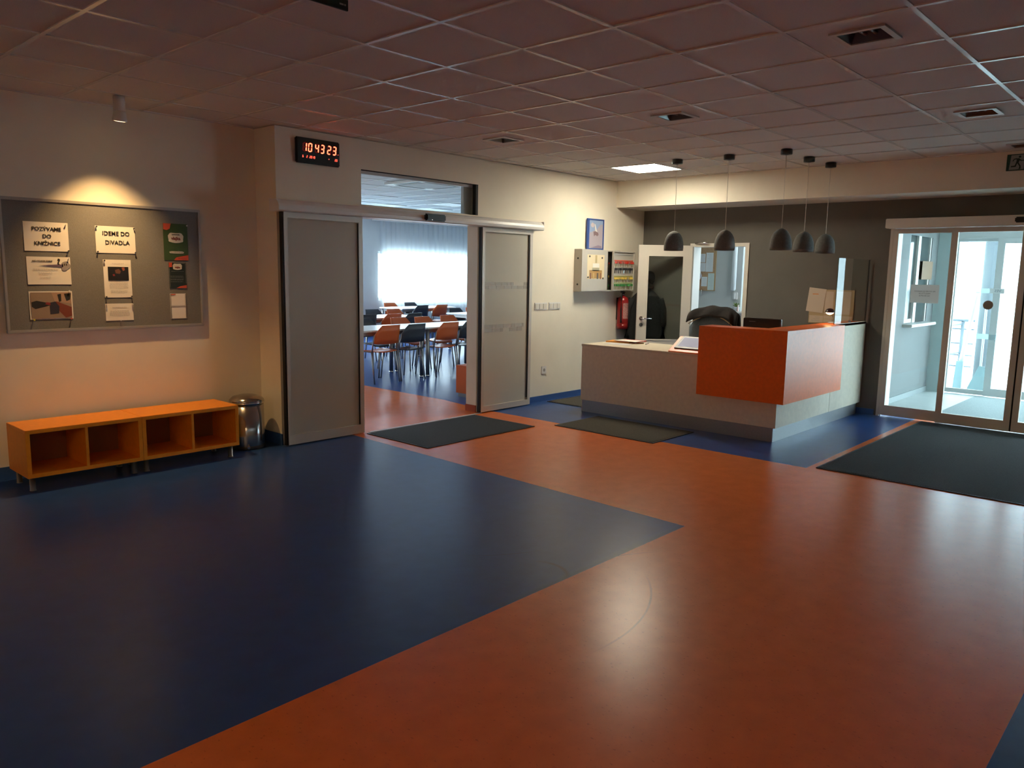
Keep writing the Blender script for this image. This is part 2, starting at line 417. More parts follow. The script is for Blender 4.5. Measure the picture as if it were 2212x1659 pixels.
# right run behind the curtain, added left run out of view: frame, mullions, panes
wf = nb()
for xx in (11.55, 12.55, 13.55, 14.55, 15.54): box(wf, xx, xx + .06, YW + .12, YW + .18, .85, 2.0)
box(wf, 11.55, 15.6, YW + .12, YW + .18, .85, .91); box(wf, 11.55, 15.6, YW + .12, YW + .18, 1.94, 2.0)
for xx in (4.9, 6.3, 7.7, 9.1, 10.44): box(wf, xx, xx + .06, YW + .12, YW + .18, .85, 2.5)  # left run, never in view, added to let daylight into the dining room
box(wf, 4.9, 10.5, YW + .12, YW + .18, .85, .91); box(wf, 4.9, 10.5, YW + .12, YW + .18, 2.44, 2.5)
win1 = struct('window_1', wf, WHITE)
for xx in (4.96, 6.36, 7.76, 9.16): obj('window_pane', bx(xx, xx + 1.28, YW + .147, YW + .153, .91, 2.44), GLASS, win1)
for xx in (11.61, 12.61, 13.61, 14.61): obj('window_pane', bx(xx, xx + .94, YW + .147, YW + .153, .91, 1.94), GLASS, win1)
# sheer curtain
def sheer_mat():
    m = bpy.data.materials.new('sheer_voile'); m.use_nodes = True; nt = m.node_tree; nt.nodes.clear()
    out = nt.nodes.new('ShaderNodeOutputMaterial'); a = nt.nodes.new('ShaderNodeBsdfTransparent'); a.inputs[0].default_value = (1, 1, 1, 1)
    b = nt.nodes.new('ShaderNodeBsdfTranslucent'); b.inputs[0].default_value = (.88, .9, .92, 1)
    c = nt.nodes.new('ShaderNodeBsdfDiffuse'); c.inputs[0].default_value = (.82, .85, .88, 1)
    m1 = nt.nodes.new('ShaderNodeMixShader'); m1.inputs[0].default_value = .4
    m2 = nt.nodes.new('ShaderNodeMixShader'); m2.inputs[0].default_value = .55
    nt.links.new(b.outputs[0], m1.inputs[1]); nt.links.new(c.outputs[0], m1.inputs[2])
    nt.links.new(a.outputs[0], m2.inputs[1]); nt.links.new(m1.outputs[0], m2.inputs[2]); nt.links.new(m2.outputs[0], out.inputs[0])
    return m
SHEER = sheer_mat()
def curtain(xa, xb, y, z0, z1, name='curtain'):
    bm = nb(); n = int((xb - xa) / .025); rows = [z0, (z0+z1)/2, z1]; g = []
    for i in range(n + 1):
        xx = xa + (xb - xa) * i / n
        dy = .028 * math.sin(xx * 42 + 1.3 * math.sin(xx * 3.1)) + .012 * math.sin(xx * 97)
        g.append([bm.verts.new((xx, y + dy * (1 if k == 0 else .8 if k == 1 else .6), zz)) for k, zz in enumerate(rows)])
    for a, b in zip(g, g[1:]):
        for k in range(2): f = bm.faces.new((a[k], b[k], b[k+1], a[k+1])); f.smooth = True
    return bm
ct = tag(obj('sheer_curtain', curtain(11.5, 13.6, YW - .12, .02, 2.684), SHEER), 'left half of the long white sheer curtain across the dining room window', 'curtain', 'sheer curtains')
tag(obj('sheer_curtain', curtain(13.6, 16.0, YW - .12, .02, 2.684), SHEER), 'right half of the long white sheer curtain across the dining room window', 'curtain', 'sheer curtains')
tag(obj('curtain_rail', bx(11.3, 16.2, YW - .15, YW - .09, 2.685, 2.72), WHITE), 'white curtain rail under the dining room ceiling', 'curtain rail')

# dining room: ceiling cassette, ceiling panels
ca = thing('air_conditioner', 'white square air conditioner cassette in the dining room ceiling', 'air conditioner', (CAS[0], CAS[1], H - .03))
cx, cy = CAS
fr = nb()
h = .42
for s in (1,):
    box(fr, cx-h, cx+h, cy-h, cy-.30, H-.035, H-.002); box(fr, cx-h, cx+h, cy+.30, cy+h, H-.035, H-.002)
    box(fr, cx-h, cx-.30, cy-.30, cy+.30, H-.035, H-.002); box(fr, cx+.30, cx+h, cy-.30, cy+.30, H-.035, H-.002)
obj('frame', fr, WHITE, ca)
obj('grille', bx(cx-.28, cx+.28, cy-.28, cy+.28, H-.04, H-.01), mat('grille_grey', (.55, .56, .57), .6), ca)
for a, b, c, d in ((-.26, .26, -.385, -.33), (-.26, .26, .33, .385), (-.385, -.33, -.26, .26), (.33, .385, -.26, .26)):
    obj('air_slot', bx(cx+a, cx+b, cy+c, cy+d, H-.037, H-.034), mat('slot_dark', (.08, .09, .10), .6), ca)
for k, (a, b) in enumerate(R2P):
    t = thing('ceiling_light', ['unlit square ceiling light seen over the dining room door, nearest of three', 'unlit square ceiling light over the dining tables, farthest right of three', 'unlit square ceiling light over the dining tables, leftmost of three'][k], 'ceiling light', (a, b, H), 'unlit dining room panels')
    bm = nb(); box(bm, a-.3, a+.3, b-.3, b-.28, H-.004, H+.02); box(bm, a-.3, a+.3, b+.28, b+.3, H-.004, H+.02); box(bm, a-.3, a-.28, b-.28, b+.28, H-.004, H+.02); box(bm, a+.28, a+.3, b-.28, b+.28, H-.004, H+.02)
    obj('frame', bm, WHITE, t); obj('diffuser', bx(a-.28, a+.28, b-.28, b+.28, H+.001, H+.01), mat('opal_diffuser', (.92, .92, .92), .4), t)

# ------------------------------------------------------------------ sliding glass door to the dining room (door_1)
d1 = struct('door_1', loc=(4.6, YA - .08, 0))
def slide_leaf(xa, xb, y0, y1, z1, sl, sr, bot, top, name='door_leaf', parent=d1, axis='x'):
    """leaf frame; axis x: spans x at depth y0..y1; axis y: spans y at depth x=y0..y1"""
    bm = nb()
    def q(a, b, z0, zz):
        if axis == 'x': box(bm, a, b, y0, y1, z0, zz)
        else: box(bm, y0, y1, a, b, z0, zz)
    q(xa, xa + sl, .012, z1); q(xb - sr, xb, .012, z1); q(xa + sl, xb - sr, .012, bot); q(xa + sl, xb - sr, z1 - top, z1)
    return obj(name, bm, ALU, parent)
y0, y1 = YA - .105, YA - .065
lf = slide_leaf(3.703, 4.530, y0, y1, 2.05, .035, .045, .095, .05)
obj('glass_pane', bx(3.738, 4.485, YA - .088, YA - .082, .095, 2.0), FROST, lf)
obj('seal', bx(3.684, 3.703, y0 + .004, y1, .012, 2.05), RUB, lf); obj('seal', bx(4.477, 4.487, y0 + .002, y0 + .012, .10, 1.99), RUB, lf)
rf = slide_leaf(6.127, 6.955, y0, y1, 2.045, .04, .045, .075, .045)
obj('glass_pane', bx(6.167, 6.91, YA - .088, YA - .082, .075, 2.0), FROST, rf)
obj('seal', bx(6.108, 6.127, y0 + .004, y1, .012, 2.045), RUB, rf); obj('seal', bx(6.893, 6.903, y0 + .002, y0 + .012, .10, 1.99), RUB, rf)
bands = nb()
for zz0, zz1, xe in ((1.380, 1.415, 6.9), (1.418, 1.455, 6.9), (.90, .94, 6.84), (.945, .985, 6.84)):
    xx = 6.18
    while xx < xe - .03:
        wdt = random.choice([.05, .09, .12, .16]); e = min(xx + wdt, xe)
        if random.random() < .85: box(bands, xx, e, YA - .0895, YA - .088, zz0, zz1)
        xx = e + .008
obj('etched_band', bands, BAND, rf)
# header: rounded cover
hp = [(0, 0), (.145, 0), (.155, .008), (.158, .035), (.150, .062), (.132, .085), (.10, .10), (0, .105)]
bm = nb(); prism(bm, [(a, b) for a, b in hp], 3.46, (V((7.09, YA, 2.052)), -Y, Z))
for f in bm.faces: pass
hd = obj('header_cover', bm, WHITE, d1)
hd_w = 3.46
obj('header_end_cap', rbox(7.09, 7.105, YA - .15, YA, 2.055, 2.152, .004), WHITE, d1)
sn = obj('motion_sensor', rbox(5.24, 5.50, YA - .205, YA - .152, 2.062, 2.130, .012), BLACK, d1)
obj('sensor_led', bx(5.305, 5.313, YA - .2065, YA - .204, 2.070, 2.074), mat('white_led', (.9, .9, .9), .3, emit=(1, 1, 1), estr=3), sn)
# floor guide track
obj('floor_guide', bx(4.60, 6.15, YA - .10, YA - .07, 0, .003), ALU, d1)
# transom light
tr = nb()
box(tr, 4.597, 6.153, YA + .06, YA + .10, 2.47, 2.50); box(tr, 4.597, 4.607, YA + .06, YA + .10, 2.175, 2.5); box(tr, 6.02, 6.153, YA + .09, YA + .13, 2.175, 2.5)
box(tr, 4.607, 6.02, YA + .06, YA + .10, 2.175, 2.185)
w2 = struct('window_2', tr, mat('transom_frame', (.62, .64, .66), .5))
obj('window_pane', bx(4.607, 6.14, YA + .08, YA + .086, 2.185, 2.47), GLASS, w2)
obj('black_seal', bx(6.118, 6.153, YA + .0, YA + .05, 2.175, 2.5), RUB, w2)
obj('black_seal', bx(4.597, 6.153, YA + .0, YA + .02, 2.492, 2.5), RUB, w2)

# ------------------------------------------------------------------ dining tables & chairs
TTOP = mat('white_tabletop', (.74, .74, .72), .3)
def make_table(x0, x1, y0, y1, label):
    t = thing('dining_table', label, 'table', ((x0+x1)/2, (y0+y1)/2, 0), 'white dining tables')
    top = obj('tabletop', rbox(x0, x1, y0, y1, .715, .74, .004), TTOP, t)
    ap = nb()
    box(ap, x0+.08, x1-.08, y0+.05, y0+.07, .66, .715); box(ap, x0+.08, x1-.08, y1-.07, y1-.05, .66, .715)
    box(ap, x0+.05, x0+.07, y0+.08, y1-.08, .66, .715); box(ap, x1-.07, x1-.05, y0+.08, y1-.08, .66, .715)
    obj('apron', ap, LEGM, t)
    for lx in (x0+.055, x1-.055):
        for ly in (y0+.055, y1-.055):
            l = obj('leg', lathe(nb(), [(.030, .03), (.030, .715)], (lx, ly, 0), 16), LEGM, t)
            obj('foot', lathe(nb(), [(.026, 0), (.034, .006), (.034, .026), (.026, .032)], (lx, ly, 0), 16), CHROME, l)
    return t
make_table(6.05, 7.648, 8.66, 9.48, 'white table in the first dining row, left one, cut off by the sliding door')
make_table(7.655, 9.255, 8.66, 9.48, 'right-hand white table of the first dining row, its legs in mid doorway')
make_table(7.80, 9.50, 10.86, 11.66, 'white table in the second dining row, left of centre through the doorway')
make_table(10.66, 12.26, 10.75, 11.50, 'white table in the second dining row at the right edge of the doorway')
make_table(10.95, 12.55, 13.20, 14.0, 'white table farthest back, close to the sheer curtain')

CO = mat('orange_shell', (.60, .115, .02), .35); CB = mat('charcoal_shell', (.035, .04, .05), .35)
def make_chair(m, colour):
    # chair faces +y, its origin on the floor below the seat centre
    t = thing('dining_chair', 'x', 'chair', (0, 0, 0))
    bm = nb(); n = 8; gx = []
    for i in range(n + 1):
        a = -.215 + .43 * i / n; row = []
        for j in range(9):
            b = -.20 + .42 * j / 8
            zz = .455 - .018 * (1 - (a/.215)**2) + (-.03 * max(0, (b - .12) / .10)**2)
            row.append((a * (1 - .12 * (j == 8) - .06 * (j == 0)), b, zz))
        gx.append(row)
    top = [[bm.verts.new(p) for p in r] for r in gx]; bot = [[bm.verts.new((p[0], p[1], p[2] - .012)) for p in r] for r in gx]
    for i in range(n):
        for j in range(8):
            for g, rv in ((top, False), (bot, True)):
                q = [g[i][j], g[i+1][j], g[i+1][j+1], g[i][j+1]]; f = bm.faces.new(q[::-1] if rv else q); f.smooth = True
    def rim(A, B):
        for k in range(len(A) - 1): bm.faces.new((A[k], A[k+1], B[k+1], B[k]))
    rim([r[0] for r in top], [r[0] for r in bot]); rim([r[-1] for r in top], [r[-1] for r in bot]); rim(top[0], bot[0]); rim(top[-1], bot[-1])
    obj('seat', bm, m, t)
    # backrest: five-sided plate with one corner cut away, gently curved
    out = [(-.215, .56), (-.200, .70), (-.125, .83), (.180, .84), (.215, .80), (.205, .56)]
    bm = nb(); cols = 9
    def zb(a): return .545 + .01 * (a/.21)**2
    def zt(a):
        if a < -.12: return .68 + (a + .215) / .095 * .130
        return .810 + .004 * (a + .12)
    F, Bk = [], []
    for i in range(cols):
        a = -.215 + .43 * i / (cols - 1); rowf, rowb = [], []
        for k in range(4):
            zz = zb(a) + (zt(a) - zb(a)) * k / 3; lean = -.205 - (zz - .5) * .16
            yy = lean - .022 * (1 - (a/.215)**2)
            rowf.append(bm.verts.new((a, yy, zz))); rowb.append(bm.verts.new((a, yy - .012, zz)))
        F.append(rowf); Bk.append(rowb)
    for i in range(cols - 1):
        for k in range(3):
            f = bm.faces.new((F[i][k], F[i+1][k], F[i+1][k+1], F[i][k+1])); f.smooth = True
            f = bm.faces.new((Bk[i][k+1], Bk[i+1][k+1], Bk[i+1][k], Bk[i][k])); f.smooth = True
    rim([r[0] for r in F], [r[0] for r in Bk]); rim([r[-1] for r in F], [r[-1] for r in Bk]); rim(F[0], Bk[0]); rim(F[-1], Bk[-1])
    obj('backrest', bm, m, t)
    for s in (-1, 1):
        obj('back_post', tube(nb(), [(s*.225, -.19, .44), (s*.223, -.215, .56), (s*.215, -.235, .68)], .010), LEGM, t)
        obj('leg', tube(nb(), [(s*.215, -.17, .44), (s*.222, -.24, 0)], .011), LEGM, t)
        obj('leg', tube(nb(), [(s*.20, .18, .44), (s*.218, .23, 0)], .011), LEGM, t)
        obj('seat_rail', tube(nb(), [(s*.215, -.17, .44), (s*.20, .18, .44)], .010), LEGM, t)
    return t
chO = make_chair(CO, 'orange'); chK = make_chair(CB, 'black')
usedc = {}
def chair(c, x, y, rz, label):
    src = chO if c == 'o' else chK
    lab = ('orange' if c == 'o' else 'black') + ' dining chair ' + label
    if c not in usedc:
        usedc[c] = 1; src.location = (x, y, 0); src.rotation_euler = (0, 0, rz); src['label'] = lab; src['group'] = 'dining room chairs'
    else: dup(src, (x, y, 0), rz, lab, 'dining room chairs')
sources = []
CH = [('o', 6.85, 8.83, .0, 'with its back to the door, nearest the left sliding leaf'),
      ('k', 7.325, 8.83, .0, 'with its back to the door, left of the paired table legs'),
      ('o', 7.99, 8.83, .0, 'with its back to the door, right of the paired table legs'),
      ('k', 8.46, 8.83, .0, 'with its back to the door, cut off by the right door jamb'),
      ('k', 7.52, 9.71, PI, 'across the first table, its back just over the left end'),
      ('o', 8.15, 9.60, PI, 'across the first table row, second from the left'),
      ('o', 8.65, 9.60, PI, 'across the first table row, third from the left'),
      ('o', 9.32, 9.71, PI, 'across the first table row, nearest the right jamb'),
      ('k', 8.15, 11.03, .0, 'at the left end of the second table, partly hidden'),
      ('o', 8.70, 11.03, .0, 'tucked in at the middle of the second table'),
      ('k', 9.18, 11.03, .0, 'at the right end of the second table'),
      ('o', 8.87, 11.83, PI, 'across the second table, at the far left edge of the doorway'),
      ('k', 9.40, 11.92, PI, 'across the second table, standing against the pale wall'),
      ('o', 9.85, 11.83, PI, 'low between the two middle tables, mostly hidden'),
      ('k', 11.40, 13.36, .0, 'at the farthest table, with its back to the door'),
      ('o', 11.97, 13.36, .0, 'at the farthest table, bright against the curtain'),
      ('o', 11.59, 14.11, PI, 'across the farthest table, left of the black one'),
      ('k', 12.20, 14.11, PI, 'across the farthest table, close to the curtain'),
      ('k', 11.27, 11.58, PI, 'behind the right-hand table in the second row'),
      ('o', 11.75, 11.58, PI, 'behind the right-hand table, only an edge beside the jamb showing')]
for c in CH: chair(*c)
# orange low cabinet just inside the dining room
cb = thing('low_cabinet', 'orange low cabinet just inside the dining room behind the right jamb', 'cabinet', (7.1, 6.9, 0))
obj('body', rbox(6.757, 7.5, 6.70, 7.10, .05, .40, .003), CO, cb); obj('plinth', bx(6.78, 7.48, 6.72, 7.08, 0, .05), LEGM, cb)
obj('door', rbox(6.77, 7.12, 6.692, 6.70, .07, .38, .002), CO, cb); obj('door', rbox(7.13, 7.49, 6.692, 6.70, .07, .38, .002), CO, cb)

# ------------------------------------------------------------------ notice board
nbd = thing('notice_board', 'long grey felt notice board in an aluminium frame on the left wall', 'notice board', (2.43, YL - .02, 1.075))
obj('felt_panel', bx(1.72, 3.145, YL - .022, YL - .001, 1.095, 2.02), FELT, nbd)
for e in ((1.70, 3.165, 2.02, 2.042), (1.70, 3.165, 1.073, 1.095)): obj('frame_rail', rbox(e[0], e[1], YL - .03, YL - .001, e[2], e[3], .003), BOARDF, nbd)
for e in ((1.70, 1.72), (3.145, 3.165)): obj('frame_rail', rbox(e[0], e[1], YL - .03, YL - .001, 1.095, 2.02, .003), BOARDF, nbd)
YP = YL - .0235
def sheet(name, x0, x1, z0, z1, label, tilt=0.0, m=PAPER, cat='notice', group='notices on the grey board', curl=.0014):
    """paper sheet with slight curl, pinned to the board"""
    t = thing(name, label, cat, ((x0+x1)/2, YP, z0), group)
    bm = nb(); n = 6; F_, B_ = [], []
    cxx, czz = (x0+x1)/2, (z0+z1)/2
    for i in range(n + 1):
        for_ = []
        for k in range(n + 1):
            a, b = i / n, k / n
            xx, zz = x0 + (x1-x0)*a - cxx, z0 + (z1-z0)*b - czz
            yy = YP - .001 - curl * (2*a-1)**2 * (1-b)**2 - curl * .5 * (1 - b) ** 3
            for_.append(V((cxx + xx*math.cos(tilt) - zz*math.sin(tilt), yy, czz + xx*math.sin(tilt) + zz*math.cos(tilt))))
        F_.append([bm.verts.new(p) for p in for_]); B_.append([bm.verts.new(p + V((0, .0006, 0))) for p in for_])
    for i in range(n):
        for k in range(n):
            bm.faces.new((F_[i][k], F_[i+1][k], F_[i+1][k+1], F_[i][k+1])); bm.faces.new((B_[i][k+1], B_[i+1][k+1], B_[i+1][k], B_[i][k]))
    obj('sheet', bm, m, t)
    return t
def pin(parent, x, z, m):
    obj('pin', lathe(nb(), [(.0035, 0), (.0035, .008), (.006, .009), (.006, .013)], (x, YP - .003, z), 8, mtx=Matrix.Rotation(PI/2, 3, 'X')), m, parent)
PINW = mat('pin_white', (.7, .7, .7), .3); PIND = mat('pin_dark', (.05, .05, .06), .3); PINY = mat('pin_yellow', (.7, .6, .05), .3); PINR = mat('pin_red', (.6, .1, .08), .3)
YT = YP - .0040      # lettering plane, in front of sheet curl
def lines(bm, x0, x1, zs, h=.0022, jag=.15, center=True, y=None):
    yy = YT if y is None else y
    for zz in zs:
        wdt = (x1 - x0) * random.uniform(1 - jag, 1); c = (x0 + x1)/2 if center else x0 + wdt/2
        xx = c - wdt/2
        while xx < c + wdt/2:
            e = min(xx + random.uniform(.006, .02), c + wdt/2); box(bm, xx, e, yy, yy + .0004, zz, zz + h); xx = e + .003
FT = lambda x, z: FA(x, YT, z)
def flat_sheet(*a, **k): return sheet(*a, curl=.0012, **k)
s = sheet('notice', 1.846, 2.142, 1.666, 1.876, 'white sheet reading POZÝVAME DO KNIŽNICE, top left on the grey board')
bm = nb()
for i, tx in enumerate(('POZÝVAME', 'DO', 'KNIŽNICE')): bm = nb(); text_bm(bm, tx, .038, FT(1.997, 1.825 - .052*i), bold=.0005); obj('lettering', bm, INK, s)
pin(s, 2.128, 1.862, PINW); pin(s, 2.135, 1.672, PIND)
s = sheet('notice', 2.332, 2.627, 1.665, 1.870, 'white sheet reading IDEME DO DIVADLA, top of the middle column', tilt=.0)
for tx, a, b in (('IDEME DO', 2.483, 1.814), ('DIVADLA', 2.490, 1.745)): bm = nb(); text_bm(bm, tx, .044, FT(a, b), bold=.0004); obj('lettering', bm, INK, s)
for a, b in ((2.34, 1.862), (2.618, 1.862), (2.34, 1.673), (2.62, 1.673)): pin(s, a, b, PIND)
s = sheet('notice', 1.852, 2.144, 1.424, 1.625, 'white sheet with a drawn mouse-like tail figure and a question mark, left column middle')
bm = nb(); text_bm(bm, '?', .062, FT(2.065, 1.588), bold=.0015); text_bm(bm, 'AKÉ VYDANIA KNIHY', .014, FT(1.955, 1.594), bold=.0004)
obj('lettering', bm, INK, s)
bm = nb(); prism(bm, [(0, 0), (.16, -.012), (.165, .010), (.07, .006)], .0004, FT(1.93, 1.562)); obj('drawing', bm, mat('mauve_ink', (.13, .09, .16), .8), s)
bm = nb(); prism(bm, [(.05*math.cos(a)*(.6+.15*math.cos(3*a)) , .045*math.sin(a)*(.75 + .1*math.sin(2*a))) for a in [2*PI*k/18 for k in range(18)]], .0004, FT(2.108, 1.560)); obj('drawing', bm, mat('grey_ink', (.30, .27, .28), .8), s)
bm = nb()
for a in (2.100, 2.113): box(bm, a, a + .006, YT - .0006, YT, 1.562, 1.578)
obj('drawing', bm, INK, s)
bm = nb(); lines(bm, 1.89, 2.06, [1.535, 1.528]); lines(bm, 1.92, 2.02, [1.508, 1.497]); lines(bm, 1.93, 2.01, [1.468, 1.478], h=.0015); obj('print', bm, PINK, s); pin(s, 2.133, 1.617, PINW)
s = flat_sheet('photo_print', 1.852, 2.143, 1.168, 1.374, 'white-edged colour photo of people by red-brown bookshelves, bottom left on the board')
def patch(parent, name, pts, m, y=None):
    bm = nb(); prism(bm, pts, .0003, (V((0, YT if y is None else y, 0)), X, Z)); return obj(name, bm, m, parent)
MP = lambda n, c: mat('print_' + n, c, .6)
patch(s, 'picture', [(1.862, 1.176), (2.134, 1.176), (2.134, 1.366), (1.862, 1.366)], MP('tan', (.30, .22, .16)))
yy = YT - .0005
patch(s, 'picture', [(2.00, 1.366), (2.134, 1.366), (2.134, 1.28), (2.02, 1.30)], MP('paleshelf', (.42, .27, .18)), yy)
patch(s, 'picture', [(2.03, 1.30), (2.134, 1.255), (2.134, 1.19), (2.09, 1.176), (2.02, 1.26)], MP('redshelf', (.20, .045, .02)), yy)
patch(s, 'picture', [(1.866, 1.295), (1.90, 1.305), (1.96, 1.292), (2.0, 1.275), (1.96, 1.262), (1.89, 1.245), (1.866, 1.262)], MP('dark', (.02, .02, .018)), yy)
patch(s, 'picture', [(1.985, 1.29), (2.025, 1.298), (2.05, 1.26), (2.045, 1.21), (1.985, 1.205)], MP('navy', (.03, .03, .05)), yy - .0004)
patch(s, 'picture', [(2.04, 1.35), (2.065, 1.355), (2.065, 1.30), (2.05, 1.295)], MP('dark', (.02, .02, .018)), yy - .0004)
patch(s, 'picture', [(2.085, 1.355), (2.134, 1.36), (2.125, 1.31), (2.10, 1.30)], MP('dark', (.02, .02, .018)), yy - .0004)
patch(s, 'picture', [(1.965, 1.295), (1.99, 1.29), (1.99, 1.27), (1.955, 1.278)], MP('wine', (.25, .03, .03)), yy - .0006)
pin(s, 2.122, 1.375, PINW); pin(s, 1.875, 1.166, PINY); pin(s, 2.125, 1.168, PINR)
s = flat_sheet('notice', 2.376, 2.584, 1.322, 1.615, 'white portrait sheet with a dark theatre photo, middle column')
patch(s, 'picture', [(2.408, 1.455), (2.562, 1.455), (2.562, 1.560), (2.408, 1.560)], MP('black', (.008, .007, .007)))
patch(s, 'picture', [(2.46, 1.535), (2.49, 1.545), (2.505, 1.525), (2.495, 1.505), (2.465, 1.51)], MP('brown', (.14, .06, .035)), yy)
patch(s, 'picture', [(2.51, 1.555), (2.532, 1.558), (2.535, 1.535), (2.52, 1.528)], MP('redskin', (.30, .08, .05)), yy)
patch(s, 'picture', [(2.44, 1.50), (2.455, 1.505), (2.46, 1.49), (2.445, 1.488)], MP('wine', (.25, .03, .03)), yy)
bm = nb(); lines(bm, 2.44, 2.53, [1.585]); lines(bm, 2.41, 2.56, [1.44 - .009*k for k in range(6)], h=.0014); lines(bm, 2.42, 2.55, [1.375, 1.368, 1.361], h=.0018); obj('print', bm, PINK, s)
for a, b in ((2.384, 1.328), (2.575, 1.330), (2.384, 1.607)): pin(s, a, b, PIND)
s = flat_sheet('notice', 2.375, 2.585, 1.142, 1.275, 'small white landscape sheet of typed lines, bottom of the middle column')
bm = nb(); lines(bm, 2.42, 2.54, [1.245], h=.003); lines(bm, 2.40, 2.56, [1.218, 1.209, 1.200, 1.191, 1.182], h=.0022); obj('print', bm, PINK, s)
pin(s, 2.384, 1.268, PINW); pin(s, 2.577, 1.268, PINW); pin(s, 2.482, 1.143, PINW)
GRN = mat('green_print', (.035, .075, .010), .6)
s = flat_sheet('poster', 2.851, 3.053, 1.620, 1.917, 'dark green poster with a white cloud badge and red corners, top right on the board', m=GRN, cat='poster')
OR = mat('red_orange_print', (.55, .07, .02), .6)
patch(s, 'red_corner', [(2.852, 1.916), (2.915, 1.916), (2.905, 1.875), (2.88, 1.862), (2.852, 1.868)], OR)
patch(s, 'red_corner', [(3.052, 1.622), (2.93, 1.622), (2.95, 1.645), (3.0, 1.655), (3.052, 1.665)], OR)
def cloud(cx, cz, a, b): return [(cx + a*math.copysign(abs(math.cos(t))**.5, math.cos(t))*(1+.04*math.sin(9*t)), cz + b*math.copysign(abs(math.sin(t))**.6, math.sin(t))*(1+.06*math.sin(7*t))) for t in [2*PI*k/28 for k in range(28)]]
WP = mat('badge_white', (.60, .57, .50), .7)
patch(s, 'badge', cloud(2.952, 1.803, .063, .040), WP)
bm = nb(); text_bm(bm, 'najdôležitejšia', .012, FA(2.952, yy, 1.828), bold=.0004); obj('lettering', bm, INK, s)
bm = nb(); text_bm(bm, 'vlajka', .034, FA(2.952, yy, 1.797), bold=.0016); obj('lettering', bm, mat('wine_print', (.18, .03, .02), .7), s)
patch(s, 'badge', cloud(2.955, 1.685, .060, .009), WP)
bm = nb(); lines(bm, 2.90, 3.01, [1.684], y=yy); lines(bm, 2.96, 3.04, [1.634], y=yy); obj('print', bm, INK, s); pin(s, 3.045, 1.905, PINW)
DG = mat('dark_teal_print', (.012, .022, .020), .6)
s = flat_sheet('poster', 2.884, 3.028, 1.392, 1.602, 'small black poster with a dotted border and white badge, below the green one', m=DG, cat='poster')
patch(s, 'red_corner', [(2.885, 1.601), (2.912, 1.601), (2.910, 1.565), (2.885, 1.563)], OR)
patch(s, 'red_corner', [(3.027, 1.393), (2.94, 1.393), (2.97, 1.408), (3.027, 1.418)], OR)
patch(s, 'badge', cloud(2.955, 1.568, .038, .025), WP)
bm = nb(); text_bm(bm, 'vlajka', .020, FA(2.955, yy, 1.563), bold=.001); obj('lettering', bm, mat('wine_print', (.18, .03, .02), .7), s)
bm = nb()
for k in range(17): box(bm, 2.887, 2.890, YT, YT + .0004, 1.556 - .0098*k, 1.561 - .0098*k); box(bm, 3.022, 3.025, YT, YT + .0004, 1.590 - .0098*k, 1.595 - .0098*k)
for k in range(8): box(bm, 2.925 + .012*k, 2.931 + .012*k, YT, YT + .0004, 1.596, 1.599)
lines(bm, 2.90, 3.01, [1.53], h=.0015); lines(bm, 2.895, 3.015, [1.49, 1.482, 1.467, 1.459, 1.445], h=.0015, center=False); obj('print', bm, mat('pale_print', (.35, .36, .33), .7), s)
s = flat_sheet('notice', 2.884, 3.018, 1.142, 1.348, 'folded white leaflet with a striped edge and red tab, bottom right on the board')
bm = nb()
for k in range(19): 
    for a in (2.884, 3.009): prism(bm, [(a, 1.146 + .0105*k), (a + .008, 1.151 + .0105*k), (a + .008, 1.156 + .0105*k), (a, 1.151 + .0105*k)], .0004, (V((0, YT, 0)), X, Z))
obj('striped_edge', bm, INK, s); patch(s, 'red_tab', [(2.888, 1.337), (2.93, 1.338), (2.93, 1.346), (2.888, 1.345)], OR)
patch(s, 'fold', [(2.89, 1.243), (3.01, 1.243), (3.01, 1.252), (2.89, 1.252)], mat('paper_grey', (.5, .47, .44), .8))

# ------------------------------------------------------------------ bench (two cube units)
def bench(x0, x1, label):
    y0, y1, z0, z1, t = 5.965, 6.38, .105, .443, .028
    b = thing('storage_bench', label, 'bench', ((x0+x1)/2, (y0+y1)/2, 0), 'orange storage benches')
    obj('top', rbox(x0, x1, y0, y1, z1 - t, z1, .002), BORNG, b); obj('bottom', rbox(x0 + t, x1 - t, y0 + .001, y1, z0, z0 + t, .001), BORNG, b)
    for a in (x0, x1 - t): obj('side', rbox(a, a + t, y0 + .001, y1, z0, z1 - t, .001), BORNG, b)
    m = (x0 + x1)/2; obj('divider', rbox(m - .010, m + .010, y0 + .002, y1 - .012, z0 + t, z1 - t, .001), BORNG, b)
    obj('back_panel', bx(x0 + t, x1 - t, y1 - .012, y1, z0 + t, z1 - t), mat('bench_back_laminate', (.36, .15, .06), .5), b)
    for a in (x0 + .045, x1 - .045):
        for c in (y0 + .075, y1 - .05): obj('leg', lathe(nb(), [(.022, 0), (.022, .006), (.019, .008), (.019, z0)], (a, c, 0), 14), mat('leg_satin', (.30, .30, .30), .3, .8), b)
bench(1.632, 2.413, 'orange two-hole bench on short legs, left unit, under the notice board')
bench(2.415, 3.196, 'orange two-hole bench on short legs, right unit, beside the pedal bin')
